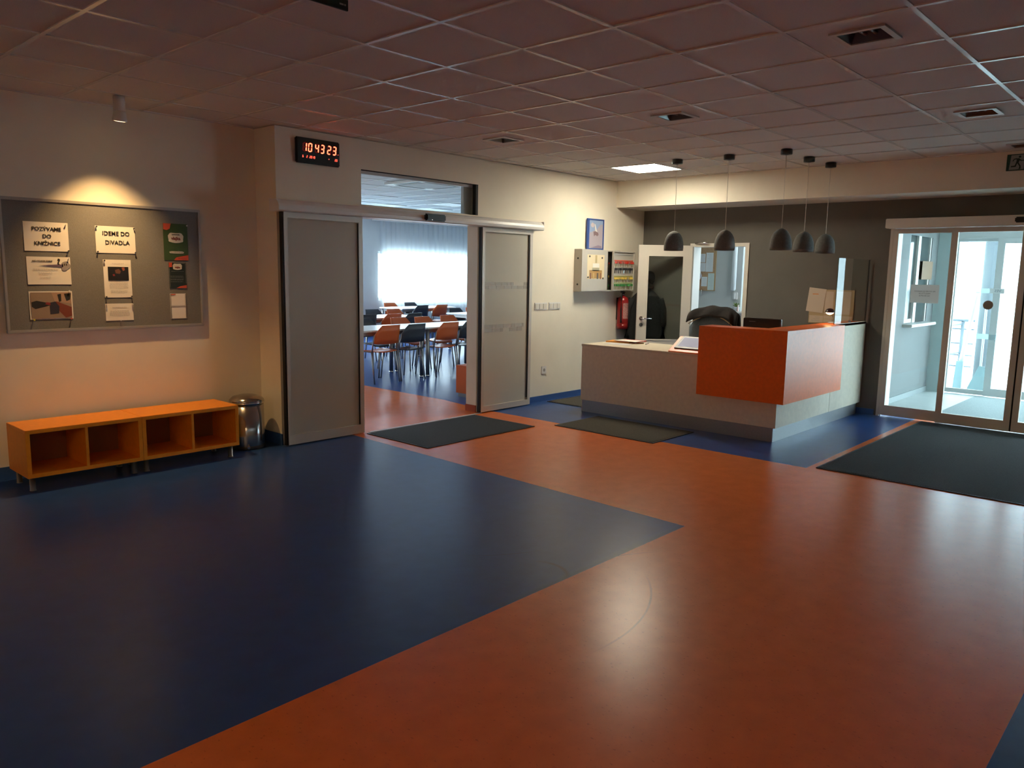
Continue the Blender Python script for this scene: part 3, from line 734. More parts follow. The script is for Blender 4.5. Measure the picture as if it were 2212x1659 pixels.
# pedal bin
pb = thing('pedal_bin', 'round polished steel pedal bin in the corner by the bench', 'bin', (3.44, 6.27, 0))
c = (3.44, 6.27, 0)
obj('bucket', lathe(nb(), [(.140, .02), (.143, .03), (.143, .405)], c, 32), STEEL, pb)
obj('base_ring', lathe(nb(), [(.146, 0), (.148, .005), (.147, .03), (.143, .032)], c, 32), BLACK, pb)
obj('lid', lathe(nb(), [(.147, .405), (.148, .42), (.145, .43), (.12, .455), (.07, .468), (.02, .471)], c, 32), STEEL, pb)
obj('lid_rim', lathe(nb(), [(.1445, .398), (.151, .40), (.151, .412), (.1475, .414)], c, 32), CHROME, pb)
d = V((-.45, -.89, 0)).normalized()
obj('pedal', tube(nb(), [V(c) + d*.13 + V((0, 0, .03)), V(c) + d*.185 + V((0, 0, .03))], .012, 8), CHROME, pb)
obj('hinge', bx(3.41, 3.47, 6.405, 6.425, .36, .42), BLACK, pb)

# ------------------------------------------------------------------ wall spotlight, clock
sp = thing('spotlight', 'small white tube spotlight on the ceiling above the notice board, lit', 'spotlight', (2.40, 6.04, 2.58))
obj('tube', lathe(nb(), [(.040, 2.665), (.040, H)], (2.40, 6.045, 0), 20), WHITE, sp)
rot = Matrix.Rotation(math.radians(12), 3, 'X')
hd_ = obj('head', lathe(nb(), [(.047, -.01), (.050, 0), (.047, .01), (.040, .05), (.036, .065)], (2.40, 6.05, 2.612), 20, mtx=rot), WHITE, sp)
obj('glowing_lens', lathe(nb(), [(.036, -.0115), (.036, -.0105)], (2.40, 6.05, 2.612), 20, mtx=rot), mat('lamp_glow', (1, .8, .5), .4, emit=(1, .72, .38), estr=9), hd_)
ck = thing('digital_clock', 'black digital wall clock with glowing red digits reading 10 43 23', 'clock', (4.11, YA - .03, 2.484))
obj('case', rbox(3.888, 4.338, YA - .036, YA - .001, 2.486, 2.704, .009), BLACK, ck)
LED = mat('red_led', (.9, .2, .1), .4, emit=(1, .07, .04), estr=3.5)
LEDH = mat('red_led_core', (.9, .4, .2), .4, emit=(1, .11, .05), estr=5.0)
OFF = mat('led_off', (.035, .006, .006), .4)
SEG = {'0': 'abcdef', '1': 'bc', '2': 'abged', '3': 'abgcd', '4': 'fgbc', '5': 'afgcd', '6': 'afgedc', '9': 'abcdfg', '8': 'abcdefg', 'c': 'ged'}
def digit(bm, ch, x, z, w_, h_, t, y, slant=.10, segs=None):
    """seven segment digit, lower-left corner at x,z"""
    def P_(a, b): return (x + a + b * slant, z + b)
    hh = h_/2; g = t*.16
    S_ = {'a': [(t*.5+g, h_-t/2), (t+g, h_), (w_-t-g, h_), (w_-t*.5-g, h_-t/2), (w_-t-g, h_-t), (t+g, h_-t)],
          'd': [(t*.5+g, t/2), (t+g, t), (w_-t-g, t), (w_-t*.5-g, t/2), (w_-t-g, 0), (t+g, 0)],
          'g': [(t*.5+g, hh), (t+g, hh+t/2), (w_-t-g, hh+t/2), (w_-t*.5-g, hh), (w_-t-g, hh-t/2), (t+g, hh-t/2)],
          'f': [(0, hh+t*.4), (0, h_-t*.7), (t*.4, h_-t*.5), (t, h_-t-g), (t, hh+t*.5+g), (t*.5, hh+g)],
          'b': [(w_, hh+t*.4), (w_, h_-t*.7), (w_-t*.4, h_-t*.5), (w_-t, h_-t-g), (w_-t, hh+t*.5+g), (w_-t*.5, hh+g)],
          'e': [(0, hh-t*.4), (0, t*.7), (t*.4, t*.5), (t, t+g), (t, hh-t*.5-g), (t*.5, hh-g)],
          'c': [(w_, hh-t*.4), (w_, t*.7), (w_-t*.4, t*.5), (w_-t, t+g), (w_-t, hh-t*.5-g), (w_-t*.5, hh-g)]}
    for s_ in SEG[ch]:
        prism(bm, [P_(a, b) for a, b in S_[s_]], .0008, (V((0, y, 0)), X, Z))
yc = YA - .0365
cw = .45
for ch, fx in zip('104323', (.128, .250, .405, .530, .688, .812)):
    bm = nb(); digit(bm, ch, 3.888 + cw*fx, 2.584, .041, .078, .0105, yc); obj('digit', bm, LEDH, ck)
    bm = nb(); digit(bm, '8', 3.888 + cw*fx, 2.584, .041, .078, .0105, yc + .0006); obj('digit_off', bm, mat('led_dim', (.12, .01, .01), .4, emit=(.6, .01, .008), estr=.12), ck)
for ch, fx in (('6', .125), ('2', .215), ('2', .285), ('0', .318), ('1', .351), ('9', .384), ('2', .87), ('0', .905)):
    bm = nb(); digit(bm, ch, 3.888 + cw*fx, 2.532, .0115, .021, .003, yc); obj('digit', bm, LED, ck)
obj('degree_dot', lathe(nb(), [(.004, 0), (.004, .001)], (3.888 + cw*.735, yc, 2.545), 10, mtx=Matrix.Rotation(PI/2, 3, 'X')), LED, ck)
obj('degree_dot', lathe(nb(), [(.003, 0), (.003, .001)], (3.888 + cw*.955, yc, 2.593), 10, mtx=Matrix.Rotation(PI/2, 3, 'X')), LED, ck)

# ------------------------------------------------------------------ ceiling downlights, LED panel, exit signs
def downlight(x, y, label, src=None):
    if src: return dup(src, (x, y, H - .006), None, label)
    t = thing('downlight', label, 'downlight', (x, y, H - .006), 'recessed ceiling downlights')
    bm = nb(); s_, i_ = .135, .105
    box(bm, x-s_, x+s_, y-s_, y-i_, H-.006, H+.006); box(bm, x-s_, x+s_, y+i_, y+s_, H-.006, H+.006); box(bm, x-s_, x-i_, y-i_, y+i_, H-.006, H+.006); box(bm, x+i_, x+s_, y-i_, y+i_, H-.006, H+.006)
    obj('trim_frame', bm, mat('downlight_trim', (.55, .50, .46), .35, .3), t)
    bm = nb()      # tile around the fitting
    box(bm, x-.291, x+.291, y-.291, y-s_, H+.004, H+.02); box(bm, x-.291, x+.291, y+s_, y+.291, H+.004, H+.02); box(bm, x-.291, x-s_, y-s_, y+s_, H+.004, H+.02); box(bm, x+s_, x+.291, y-s_, y+s_, H+.004, H+.02)
    obj('tile_panel', bm, TILE, t)
    bm = nb()      # flared reflector well, open downwards
    a = [bm.verts.new((x+sx*i_, y+sy*i_, H)) for sx, sy in ((-1, -1), (1, -1), (1, 1), (-1, 1))]
    b = [bm.verts.new((x+sx*.075, y+sy*.075, H+.055)) for sx, sy in ((-1, -1), (1, -1), (1, 1), (-1, 1))]
    for k in range(4): bm.faces.new((a[k], a[(k+1) % 4], b[(k+1) % 4], b[k]))
    bm.faces.new(b)
    obj('reflector', bm, mat('reflector_foil', (.16, .16, .155), .30, .9), t)
    for s2 in (-1, 1): obj('lamp_tube', tube(nb(), [(x - .07, y + s2*.025, H+.028), (x + .07, y + s2*.025, H+.028)], .010, 8), mat('tube_opal', (.35, .36, .38), .2), t)
    return t
LBL = ['recessed downlight nearest the camera at the top right of the ceiling', 'recessed downlight in mid ceiling left of the pendant lamps', 'recessed downlight farthest left, over the sliding door', 'recessed downlight at right, in front of the grey wall', 'recessed downlight at the right edge above the exit sign']
D0 = None
for (a, b), l in zip(cells, LBL):
    t = downlight(a, b, l, D0); D0 = D0 or t
lx, ly = LP
lp = thing('ceiling_light', 'bright square LED panel in the ceiling over the reception desk, lit', 'ceiling light', (lx, ly, H))
bm = nb(); box(bm, lx-.3, lx+.3, ly-.3, ly-.285, H-.006, H+.02); box(bm, lx-.3, lx+.3, ly+.285, ly+.3, H-.006, H+.02); box(bm, lx-.3, lx-.285, ly-.285, ly+.285, H-.006, H+.02); box(bm, lx+.285, lx+.3, ly-.285, ly+.285, H-.006, H+.02)
obj('frame', bm, WHITE, lp)
obj('diffuser', bx(lx-.285, lx+.285, ly-.285, ly+.285, H-.004, H+.008), mat('led_panel_glow', (1, .95, .85), .5, emit=(1, .90, .70), estr=PANEL_E), lp)
for a, b, e_ in ((-2.977, 1.487, 50.0), (-2.977, -1.513, 66.0)):     # unseen panels added behind the photographer as warm fill light
    t = thing('ceiling_light', 'warm fill panel added in the ceiling out of view behind the photographer, ' + ('nearer the board wall' if b > 0 else 'farther from the board wall'), 'ceiling light', (a, b, H))
    bm = nb(); box(bm, a-.3, a+.3, b-.3, b-.28, H-.006, H+.003); box(bm, a-.3, a+.3, b+.28, b+.3, H-.006, H+.003); box(bm, a-.3, a-.28, b-.28, b+.28, H-.006, H+.003); box(bm, a+.28, a+.3, b-.28, b+.28, H-.006, H+.003)
    obj('frame', bm, WHITE, t); obj('diffuser', bx(a-.28, a+.28, b-.28, b+.28, H-.004, H+.003), mat('fill_panel_warm', (1, .95, .85), .5, emit=(1, .66, .32), estr=e_), t)
# hanging emergency sign cut off by the top of the picture
EG = mat('exit_green', (.01, .055, .03), .4); EW = mat('exit_white', (.32, .34, .32), .5)
es = thing('emergency_sign', 'dark green emergency sign plate hanging from the ceiling at the top edge', 'sign', (1.88, 2.61, 2.55))
obj('plate', rbox(1.60, 1.903, 2.608, 2.618, 2.55, 2.71, .002), mat('sign_dark_green', (.006, .02, .014), .4), es)
obj('edge_profile', rbox(1.598, 1.905, 2.600, 2.626, 2.705, 2.735, .003), ALU, es)
for a in (1.65, 1.85): obj('hanger', tube(nb(), [(a, 2.613, 2.73), (a, 2.613, H)], .003, 6), ALU, es)
bm = nb(); lines(bm, 1.862, 1.893, [2.566], h=.006, y=2.6075); obj('print', bm, mat('pale_print', (.35, .36, .33), .7), es)
# exit sign on the soffit
xs = thing('exit_sign', 'green and white running man exit sign on the soffit at the right edge', 'sign', (XS - .01, 1.55, 2.59))
obj('plate', rbox(XS - .012, XS - .001, 1.40, 1.689, 2.592, 2.742, .001), EG, xs)
bm = nb(); prism(bm, [(.022, .008), (.142, .010), (.142, .142), (.034, .142)], .0006, FB(XS - .0121, 1.689, 2.592)); obj('white_field', bm, EW, xs)
bm = nb(); fr_ = FB(XS - .0129, 1.689, 2.592); GN = mat('pictogram_green', (.008, .03, .018), .5)
prism(bm, [(.104 + .010*math.cos(a), .124 + .010*math.sin(a)) for a in [2*PI*k/12 for k in range(12)]], .0005, fr_)
for pl in ([(.078, .108), (.098, .112), (.108, .100), (.096, .070), (.076, .068), (.080, .09)], [(.058, .108), (.082, .112), (.084, .103), (.062, .100), (.052, .084), (.046, .088)],
           [(.098, .108), (.120, .092), (.140, .094), (.140, .086), (.116, .084), (.096, .096)], [(.076, .070), (.090, .072), (.080, .046), (.078, .034), (.038, .032), (.038, .042), (.068, .046)],
           [(.084, .072), (.097, .072), (.116, .040), (.118, .014), (.098, .010), (.104, .018), (.106, .036)]):
    prism(bm, pl, .0005, fr_)
obj('running_man', bm, GN, xs)

# ------------------------------------------------------------------ pendants
def pendant(x, y, z0, label, src=None):
    if src: return dup(src, (x, y, 1.825), None, label)
    t = thing('pendant_lamp', label, 'pendant lamp', (x, y, z0), 'pendant lamps over the desk')
    prof = [(.101, 0), (.103, .03), (.102, .065), (.097, .10), (.087, .135), (.070, .168), (.046, .192), (.020, .205), (.006, .208)]
    inner = [(.097, .001), (.098, .06), (.092, .10), (.080, .135), (.060, .165), (.03, .188), (.004, .195)]
    bm = nb(); n = 28; rg = []
    for r, z in inner[::-1] + prof:
        rg.append([bm.verts.new((x + r*math.cos(2*PI*i/n), y + r*math.sin(2*PI*i/n), z0 + z)) for i in range(n)])
    for A, B in zip(rg, rg[1:]):
        for i in range(n): f = bm.faces.new((A[i], A[(i+1) % n], B[(i+1) % n], B[i])); f.smooth = True
    bm.faces.new(rg[-1]); bm.faces.new(rg[0][::-1])
    sh = obj('lamp_shade', bm, CONC, t)
    obj('bulb', lathe(nb(), [(.012, .165), (.016, .14), (.026, .11), (.026, .09), (.012, .075)], (x, y, z0), 12), mat('bulb_opal', (.6, .6, .58), .3), sh)
    obj('cord', tube(nb(), [(x, y, z0 + .205), (x, y, H - .045)], .0028, 6), mat('clear_cord', (.85, .82, .74), .35, .1), t)
    obj('canopy', lathe(nb(), [(.014, H-.052), (.02, H-.048), (.052, H-.047), (.055, H-.043), (.055, H)], (x, y, 0), 24), BLACK, t)
    return t
PL = [(7.436, 4.455, 'first concrete-grey pendant lamp from the left over the desk'), (7.450, 3.870, 'second concrete-grey pendant lamp from the left'), (7.442, 3.272, 'third pendant lamp from the left, just right of the wide gap'), (8.057, 3.300, 'fourth pendant lamp, behind the tight row at the desk corner'), (8.574, 3.275, 'last pendant lamp on the right, nearest the grey wall')]
p0 = None
for x, y, l in PL:
    t = pendant(x, y, 1.825, l, p0); p0 = p0 or t

# ------------------------------------------------------------------ reception desk
rd = thing('reception_desk', 'L-shaped reception desk with beige panels and a raised orange corner box', 'desk', (7.9, 4.2, 0))
zc = .775
bm = nb(); box(bm, 7.10, 7.125, 3.085, 5.385, .135, zc - .025); obj('front_panel', bm, BODY, rd)
obj('side_panel', bx(7.10, 9.41, 3.06, 3.085, .135, 1.05), BODY, rd)
obj('side_panel', bx(8.447, 9.41, 3.058, 3.0600, .135, 1.08), BODY, rd)
obj('end_panel', bx(7.125, 7.85, 5.36, 5.385, .0, zc - .025), BODY, rd)
obj('plinth', bx(7.102, 7.12, 3.085, 5.36, 0, .133), PLIN, rd); obj('plinth', bx(7.104, 9.36, 3.082, 3.10, 0, .133), PLIN, rd)
obj('worktop', rbox(7.095, 7.85, 3.09, 5.39, zc - .025, zc, .002), CREAM, rd); obj('worktop', bx(7.85, 9.40, 3.09, 3.75, zc - .025, zc), CREAM, rd)
bm = nb(); prism(bm, [(7.0, 2.955), (8.447, 2.955), (8.447, 3.0575), (7.098, 3.0575), (7.098, 3.86), (7.0, 3.86)], .66, (V((0, 0, .388)), X, Y))
obj('orange_front', bm, DORNG, rd)
bm = nb(); prism(bm, [(7.0, 2.955), (8.447, 2.955), (8.447, 3.058), (9.41, 3.058), (9.41, 3.26), (7.26, 3.26), (7.26, 3.86), (7.0, 3.86)], .026, (V((0, 0, 1.0485)), X, Y))
obj('orange_ledge', bm, DORNG, rd)
obj('ledge_support', bx(7.10, 7.25, 3.835, 3.858, zc, 1.048), DORNG, rd); obj('ledge_support', bx(7.235, 7.25, 3.26, 3.835, zc, 1.048), DORNG, rd)
obj('ledge_support', bx(7.25, 9.40, 3.235, 3.25, zc, 1.048), BODY, rd)
gs = thing('glass_screen', 'upright clear glass screen on the right end of the reception counter', 'screen', (8.93, 3.072, 1.076))
obj('pane', bx(8.45, 9.405, 3.068, 3.076, 1.0755, 1.775), GLASS, gs); obj('edge', bx(8.447, 8.450, 3.068, 3.076, 1.0755, 1.775), mat('glass_edge', (.10, .16, .14), .2), gs)
obj('edge', bx(9.395, 9.405, 3.066, 3.078, 1.0755, 1.775), mat('glass_edge_dark', (.03, .03, .03), .3), gs)
obj('clamp', rbox(8.46, 8.54, 3.06, 3.085, 1.3745, 1.410, .004) if False else bx(8.9, 8.93, 3.062, 3.082, 1.0755, 1.10), CHROME, gs)
# desk lamp
dl = thing('desk_lamp', 'tiny lit desk lamp with a dark dome shade on the orange ledge', 'lamp', (8.64, 3.16, 1.076))
obj('base', lathe(nb(), [(.045, 1.0755), (.045, 1.085), (.03, 1.092), (.01, 1.094)], (8.66, 3.17, 0), 20), mat('lamp_base', (.35, .38, .45), .3), dl)
obj('arm', tube(nb(), [(8.66, 3.17, 1.09), (8.665, 3.17, 1.16), (8.62, 3.16, 1.215), (8.50, 3.14, 1.225)], .004, 6), STEEL, dl)
shd = obj('lamp_shade', lathe(nb(), [(.050, 0), (.048, .012), (.038, .032), (.02, .043), (.005, .046)], (8.485, 3.138, 1.198), 20), mat('plum_enamel', (.05, .02, .03), .3), dl)
obj('bulb', lathe(nb(), [(.005, -.022), (.018, -.018), (.034, -.008), (.040, -.001)], (8.485, 3.138, 1.198), 16), mat('desk_bulb', (1, .8, .5), .4, emit=(1, .66, .32), estr=28), shd)
# monitor
mo = thing('monitor', 'black flat monitor standing behind the orange ledge, seen from the back', 'monitor', (7.62, 3.49, zc))
obj('housing', rbox(7.60, 7.635, 3.285, 3.69, .90, 1.145, .006), BLACK, mo); obj('stand', tube(nb(), [(7.63, 3.49, zc + .01), (7.63, 3.49, .95)], .018), BLACK, mo)
obj('foot', rbox(7.56, 7.74, 3.40, 3.58, zc, zc + .012, .003), BLACK, mo)
bm = nb(); lines(bm, -3.625, -3.555, [1.108], h=.006, jag=0, y=0)
for v in bm.verts: x_, y_ = v.co.x, v.co.y; v.co.x = 7.5995 - (.0004 if y_ > .0001 else 0); v.co.y = -x_
obj('logo', bm, mat('pale_print2', (.25, .25, .25), .5), mo)
# tablet on tilted orange stand
tb = thing('tablet_stand', 'tilted orange wedge stand on the beige worktop beside the raised box', 'stand', (7.22, 4.05, zc))
bm = nb(); yl, yr = 4.262, 3.87
prof = [(7.105, zc), (7.36, zc), (7.36, .925), (7.335, .925), (7.105, .787)]
bm2 = nb(); prism(bm2, prof, yl - yr, (V((0, yl, 0)), X, Z)); obj('wedge', bm2, DORNG, tb)
tu = V((7.335 - 7.105, 0, .925 - .787)).normalized()
tf = (V((7.105, yl, .787)) , tu, -Y)   # u up the slope, v toward -y ; n = u x v
n_ = tf[1].cross(tf[2])
sg = 1 if n_.z > 0 else -1
def onslope(a0, a1, b0, b1, h0, h1):
    bm = nb(); o = tf[0] + n_ * sg * h0
    prism(bm, [(a0, b0), (a1, b0), (a1, b1), (a0, b1)], sg * (h1 - h0), (o, tf[1], tf[2])); return bm
tt = thing('tablet', 'tablet with a glowing pale screen lying on the orange wedge stand', 'tablet', (7.22, 4.05, .80))
obj('case', onslope(.048, .258, .045, .36, .0005, .012), BLACK, tt)
obj('screen', onslope(.074, .236, .072, .345, .012, .0128), mat('tablet_screen', (.16, .17, .22), .5, spec=.2, emit=(.55, .56, .72), estr=.35), tt)
# papers, folders, pen, lanyard
def slab(name, label, cat, pts, z0, z1, m, group=None):
    bm = nb(); prism(bm, pts, z1 - z0, (V((0, 0, z0)), X, Y)); return tag(obj(name, bm, m), label, cat, group)
def rect(cx, cy, w_, d_, a): 
    ca_, sa_ = math.cos(a), math.sin(a)
    return [(cx + u*ca_ - v*sa_, cy + u*sa_ + v*ca_) for u, v in ((-w_/2, -d_/2), (w_/2, -d_/2), (w_/2, d_/2), (-w_/2, d_/2))]
slab('paper_sheet', 'pale grey sheet of paper at the left end of the beige worktop', 'paper', rect(7.42, 5.10, .21, .30, .25), zc + .0005, zc + .002, mat('grey_paper', (.60, .58, .56), .7))
slab('folder', 'orange paper folder under the red one on the worktop', 'folder', rect(7.64, 5.22, .21, .30, .15), zc + .0005, zc + .014, mat('folder_orange', (.85, .35, .05), .6))
slab('folder', 'red folder with white pages at the back of the worktop pile', 'folder', rect(7.70, 5.13, .21, .30, .05), zc + .0145, zc + .024, mat('folder_red', (.75, .10, .07), .6))
slab('paper_sheet', 'white sheets lying across the folders on the worktop', 'paper', rect(7.62, 5.10, .20, .29, .05), zc + .0245, zc + .029, PAPER)
tag(obj('pen', tube(nb(), [(7.60, 4.86, zc + .006), (7.73, 4.90, zc + .006)], [.006, .005], 8), mat('silver_pen', (.7, .7, .7), .25, .6)), 'silver pen on the beige worktop left of the tablet', 'pen')
tag(obj('key_ring', tube(nb(), [(7.66 + .055*math.cos(a), 4.97 + .035*math.sin(a), zc + .003) for a in [2*PI*k/20 for k in range(20)]], .0025, 6), mat('ochre_cord', (.45, .32, .10), .6)), 'ochre cord loop lying beside the pen on the worktop', 'cord')

# office chair with jacket
oc = thing('office_chair', 'blue-grey office chair with a dark jacket over its back behind the desk', 'chair', (8.05, 4.22, 0))
def shell(name, yc_, half, z0, z1, x0, th, m, parent, arch=.07):
    bm = nb(); n = 12; A, B = [], []
    for i in range(n + 1):
        t_ = -1 + 2*i/n; top = z1 - arch * t_**2 - (.05 if abs(t_) > .99 else 0); ra, rb = [], []
        for k in range(6):
            zz = z0 + (top - z0) * k/5; wv = half * (1 - .10 * (1 - k/5)); xx = x0 + .05 * t_**2 + .03*(k/5)
            ra.append(bm.verts.new((xx - .05*t_**2*2, yc_ + t_*wv, zz))); rb.append(bm.verts.new((xx - .05*t_**2*2 + th, yc_ + t_*wv, zz)))
        A.append(ra); B.append(rb)
    for i in range(n):
        for k in range(5):
            for g in (A, B): f = bm.faces.new((g[i][k], g[i+1][k], g[i+1][k+1], g[i][k+1])); f.smooth = True
        bm.faces.new((A[i][-1], A[i+1][-1], B[i+1][-1], B[i][-1])); bm.faces.new((A[i][0], A[i+1][0], B[i+1][0], B[i][0]))
    for r in (0, -1):
        for k in range(5): bm.faces.new((A[r][k], A[r][k+1], B[r][k+1], B[r][k]))
    return obj(name, bm, m, parent)
UPH = mat('blue_grey_upholstery', (.09, .125, .155), .8, noise=.15, nscale=80)
shell('backrest', 4.23, .285, .60, 1.135, 7.98, .07, UPH, oc, .10)
bm = nb(); tube(bm, [(7.955 - .05*t_**2, 4.23 + t_*.27, 1.125 - .10*t_**2) for t_ in [-1 + 2*k/14 for k in range(15)]], .006, 6); obj('piping', bm, mat('tan_piping', (.35, .28, .17), .7), oc)
obj('seat', rbox(8.02, 8.50, 3.97, 4.47, .44, .52, .03, 3), UPH, oc)
obj('gas_stem', lathe(nb(), [(.03, .12), (.03, .44)], (8.26, 4.22, 0), 12), BLACK, oc)
for k in range(5):
    a = 2*PI*k/5 + .3; e = V((8.26 + .28*math.cos(a), 4.22 + .28*math.sin(a), .07))
    st = obj('base_arm', tube(nb(), [(8.26, 4.22, .12), e], [.024, .016]), BLACK, oc)
    obj('castor', lathe(nb(), [(.02, -.012), (.026, -.008), (.026, .008), (.02, .012)], (e.x, e.y, .0265), 12, mtx=Matrix.Rotation(PI/2, 3, 'X')), BLACK, st)
# jacket draped over the back
bm = nb(); nU, nV = 22, 16; G = []
for i in range(nU + 1):
    t_ = -1 + 2*i/nU; row = []
    top = 1.215 - .075 * abs(t_)**2.4 + .006*math.sin(9*t_)
    front_drop = .070 + (.25 * min(1, (-.74 - t_)/.12) if t_ < -.74 else 0)
    for j in range(nV + 1):
        s_ = -1 + 2*j/nV
        xx = 8.02 + .075*s_ + .010*math.sin(7*t_ + 3*s_) - .03*t_*t_
        drop = (front_drop if s_ < 0 else .40) * (abs(s_)**1.6)
        row.append(bm.verts.new((xx, 4.225 + t_*(.292 - .01*s_), top - drop - .035*abs(s_)**2)))
    G.append(row)
for i in range(nU):
    for j in range(nV): f = bm.faces.new((G[i][j], G[i+1][j], G[i+1][j+1], G[i][j+1])); f.smooth = True
jk = obj('jacket', bm, mat('black_brown_jacket', (.009, .006, .006), .9, noise=.3, nscale=60, bump=.3)); tag(jk, 'black-brown jacket draped over the office chair back', 'jacket')
sm = jk.modifiers.new('thick', 'SOLIDIFY'); sm.thickness = .02; sm.offset = 1

# ------------------------------------------------------------------ mats
def mat_thing(x0, x1, y0, y1, m, label, a=0):
    t = thing('door_mat', label, 'mat', ((x0+x1)/2, (y0+y1)/2, 0), 'floor mats')
    e = .018
    bm = nb(); box(bm, x0, x1, y0, y0+e, .0005, .007); box(bm, x0, x1, y1-e, y1, .0005, .007); box(bm, x0, x0+e, y0+e, y1-e, .0005, .007); box(bm, x1-e, x1, y0+e, y1-e, .0005, .007)
    obj('rubber_edge', bm, MRIM, t); obj('pile', bx(x0+e, x1-e, y0+e, y1-e, .0005, .009), m, t)
    return t
mat_thing(4.54, 6.0, 5.13, 6.01, MATT, 'charcoal mat on the orange floor in front of the sliding door')
mat_thing(6.20, 6.96, 3.84, 5.03, MATO, 'olive-grey mat in front of the reception desk')
mat_thing(7.30, 8.55, 5.50, 6.05, MATO, 'olive mat by the back wall behind the desk end')
mat_thing(6.395, 9.38, -.55, 2.385, MATT, 'big black entrance mat before the glass entrance doors')

# ------------------------------------------------------------------ wall fittings on the back wall
def switches(x0, x1, label):
    t = thing('light_switch', label, 'switch', ((x0+x1)/2, YA, 1.121), 'triple light switches')
    obj('plate', rbox(x0, x1, YA - .009, YA, 1.121, 1.208, .002), WHITE, t)
    n = 3; wv = (x1-x0-.012)/n
    for k in range(n): obj('rocker', rbox(x0+.006+k*wv+.006, x0+.006+(k+1)*wv-.006, YA - .014, YA - .009, 1.133, 1.196, .0015), mat('rocker_ivory', (.72, .68, .60), .35), t)
switches(7.125, 7.355, 'triple white light switch, left one, beside the sliding door')
switches(7.388, 7.612, 'triple white light switch, right one, toward the key cabinet')
sk = thing('wall_socket', 'white power socket low on the wall between door and desk', 'socket', (7.325, YA, .335))
obj('plate', rbox(7.280, 7.368, YA - .010, YA, .335, .43, .002), WHITE, sk)
obj('recess', lathe(nb(), [(.021, 0), (.021, .0012)], (7.324, YA - .0101, .383), 20, mtx=Matrix.Rotation(PI/2, 3, 'X')), mat('socket_grey', (.35, .34, .31), .5), sk)
for a in (-.008, .008): obj('pin_hole', lathe(nb(), [(.0025, 0), (.0025, .0005)], (7.324 + a, YA - .0114, .383), 8, mtx=Matrix.Rotation(PI/2, 3, 'X')), BLACK, sk)

# key cabinet
KB = mat('cabinet_grey_enamel', (.52, .49, .43), .4)
kc = thing('key_cabinet', 'grey steel key cabinet on the back wall, its hook door swung open', 'cabinet', (8.15, YA - .06, 1.34))
yf = 6.013
bm = nb(); box(bm, 7.875, 8.72, yf + .014, YA - .001, 1.34, 1.355); box(bm, 7.875, 8.72, yf + .014, YA - .001, 1.855, 1.87); box(bm, 7.875, 7.89, yf + .014, YA - .001, 1.355, 1.855); box(bm, 7.89, 8.72, YA - .012, YA - .001, 1.355, 1.855)
box(bm, 8.705, 8.72, yf + .014, YA - .012, 1.355, 1.855)
obj('body', bm, KB, kc)
obj('painted_shade', bx(7.90, 8.704, YA - .020, YA - .0125, 1.356, 1.854), mat('cabinet_shade_grey', (.10, .095, .085), .6), kc)  # dark panel that paints the shade inside the cabinet gap
obj('front_leaf', rbox(7.875, 8.425, yf, yf + .014, 1.345, 1.867, .002), KB, kc)
for z_ in (1.43, 1.755): obj('bolt', lathe(nb(), [(.012, 0), (.012, .004)], (7.8745, 6.075, z_), 12, mtx=Matrix.Rotation(-PI/2, 3, 'Y')), BLACK, kc)
kd = obj('hook_door', rbox(8.515, 9.005, yf - .012, yf, 1.350, 1.862, .002), KB, kc)
bm = nb(); box(bm, 8.515, 9.005, yf - .03, yf - .012, 1.850, 1.862); box(bm, 8.515, 9.005, yf - .03, yf - .012, 1.350, 1.360); box(bm, 8.515, 8.527, yf - .03, yf - .012, 1.36, 1.85); box(bm, 8.993, 9.005, yf - .03, yf - .012, 1.36, 1.85); obj('flange', bm, KB, kd)
obj('lock_knob', lathe(nb(), [(.012, 0), (.012, .02), (.008, .024)], (9.006, yf - .015, 1.60), 10, mtx=Matrix.Rotation(PI/2, 3, 'Y')), CHROME, kd)
rails = [(1.815, 'steel_rail', (.5, .5, .5)), (1.735, 'red_rail', (.65, .12, .06)), (1.650, 'cream_rail', (.60, .58, .50)), (1.530, 'olive_rail', (.42, .38, .08)), (1.440, 'lime_rail', (.50, .60, .25))]
for z_, n_m, c_ in rails: obj('hook_rail', bx(8.545, 8.985, yf - .018, yf - .0125, z_, z_ + .013), mat(n_m, c_, .4), kd)
kn = nb()
def key_mesh(head, blade):
    bm = nb()
    prism(bm, [(.011*math.cos(a), -.012 + .011*math.sin(a)) for a in [2*PI*k/8 for k in range(8)]], .003, (V((0, 0, 0)), X, Z), 0)
    prism(bm, [(-.003, -.022), (.003, -.022), (.003, -.048), (-.003, -.052)], .002, (V((0, 0, 0)), X, Z), 1)
    bmesh.ops.recalc_face_normals(bm, faces=bm.faces[:])
    me = bpy.data.meshes.new('key'); bm.to_mesh(me); bm.free(); me.materials.append(head); me.materials.append(blade); return me
BR = mat('key_brass', (.45, .36, .16), .3, .8)
kmes = [key_mesh(mat('key_red', (.65, .04, .02), .4), BR), key_mesh(mat('key_dark', (.03, .03, .03), .4), STEEL), key_mesh(mat('key_gold', (.80, .58, .10), .4), BR), key_mesh(mat('key_green', (.05, .28, .06), .4), BR)]
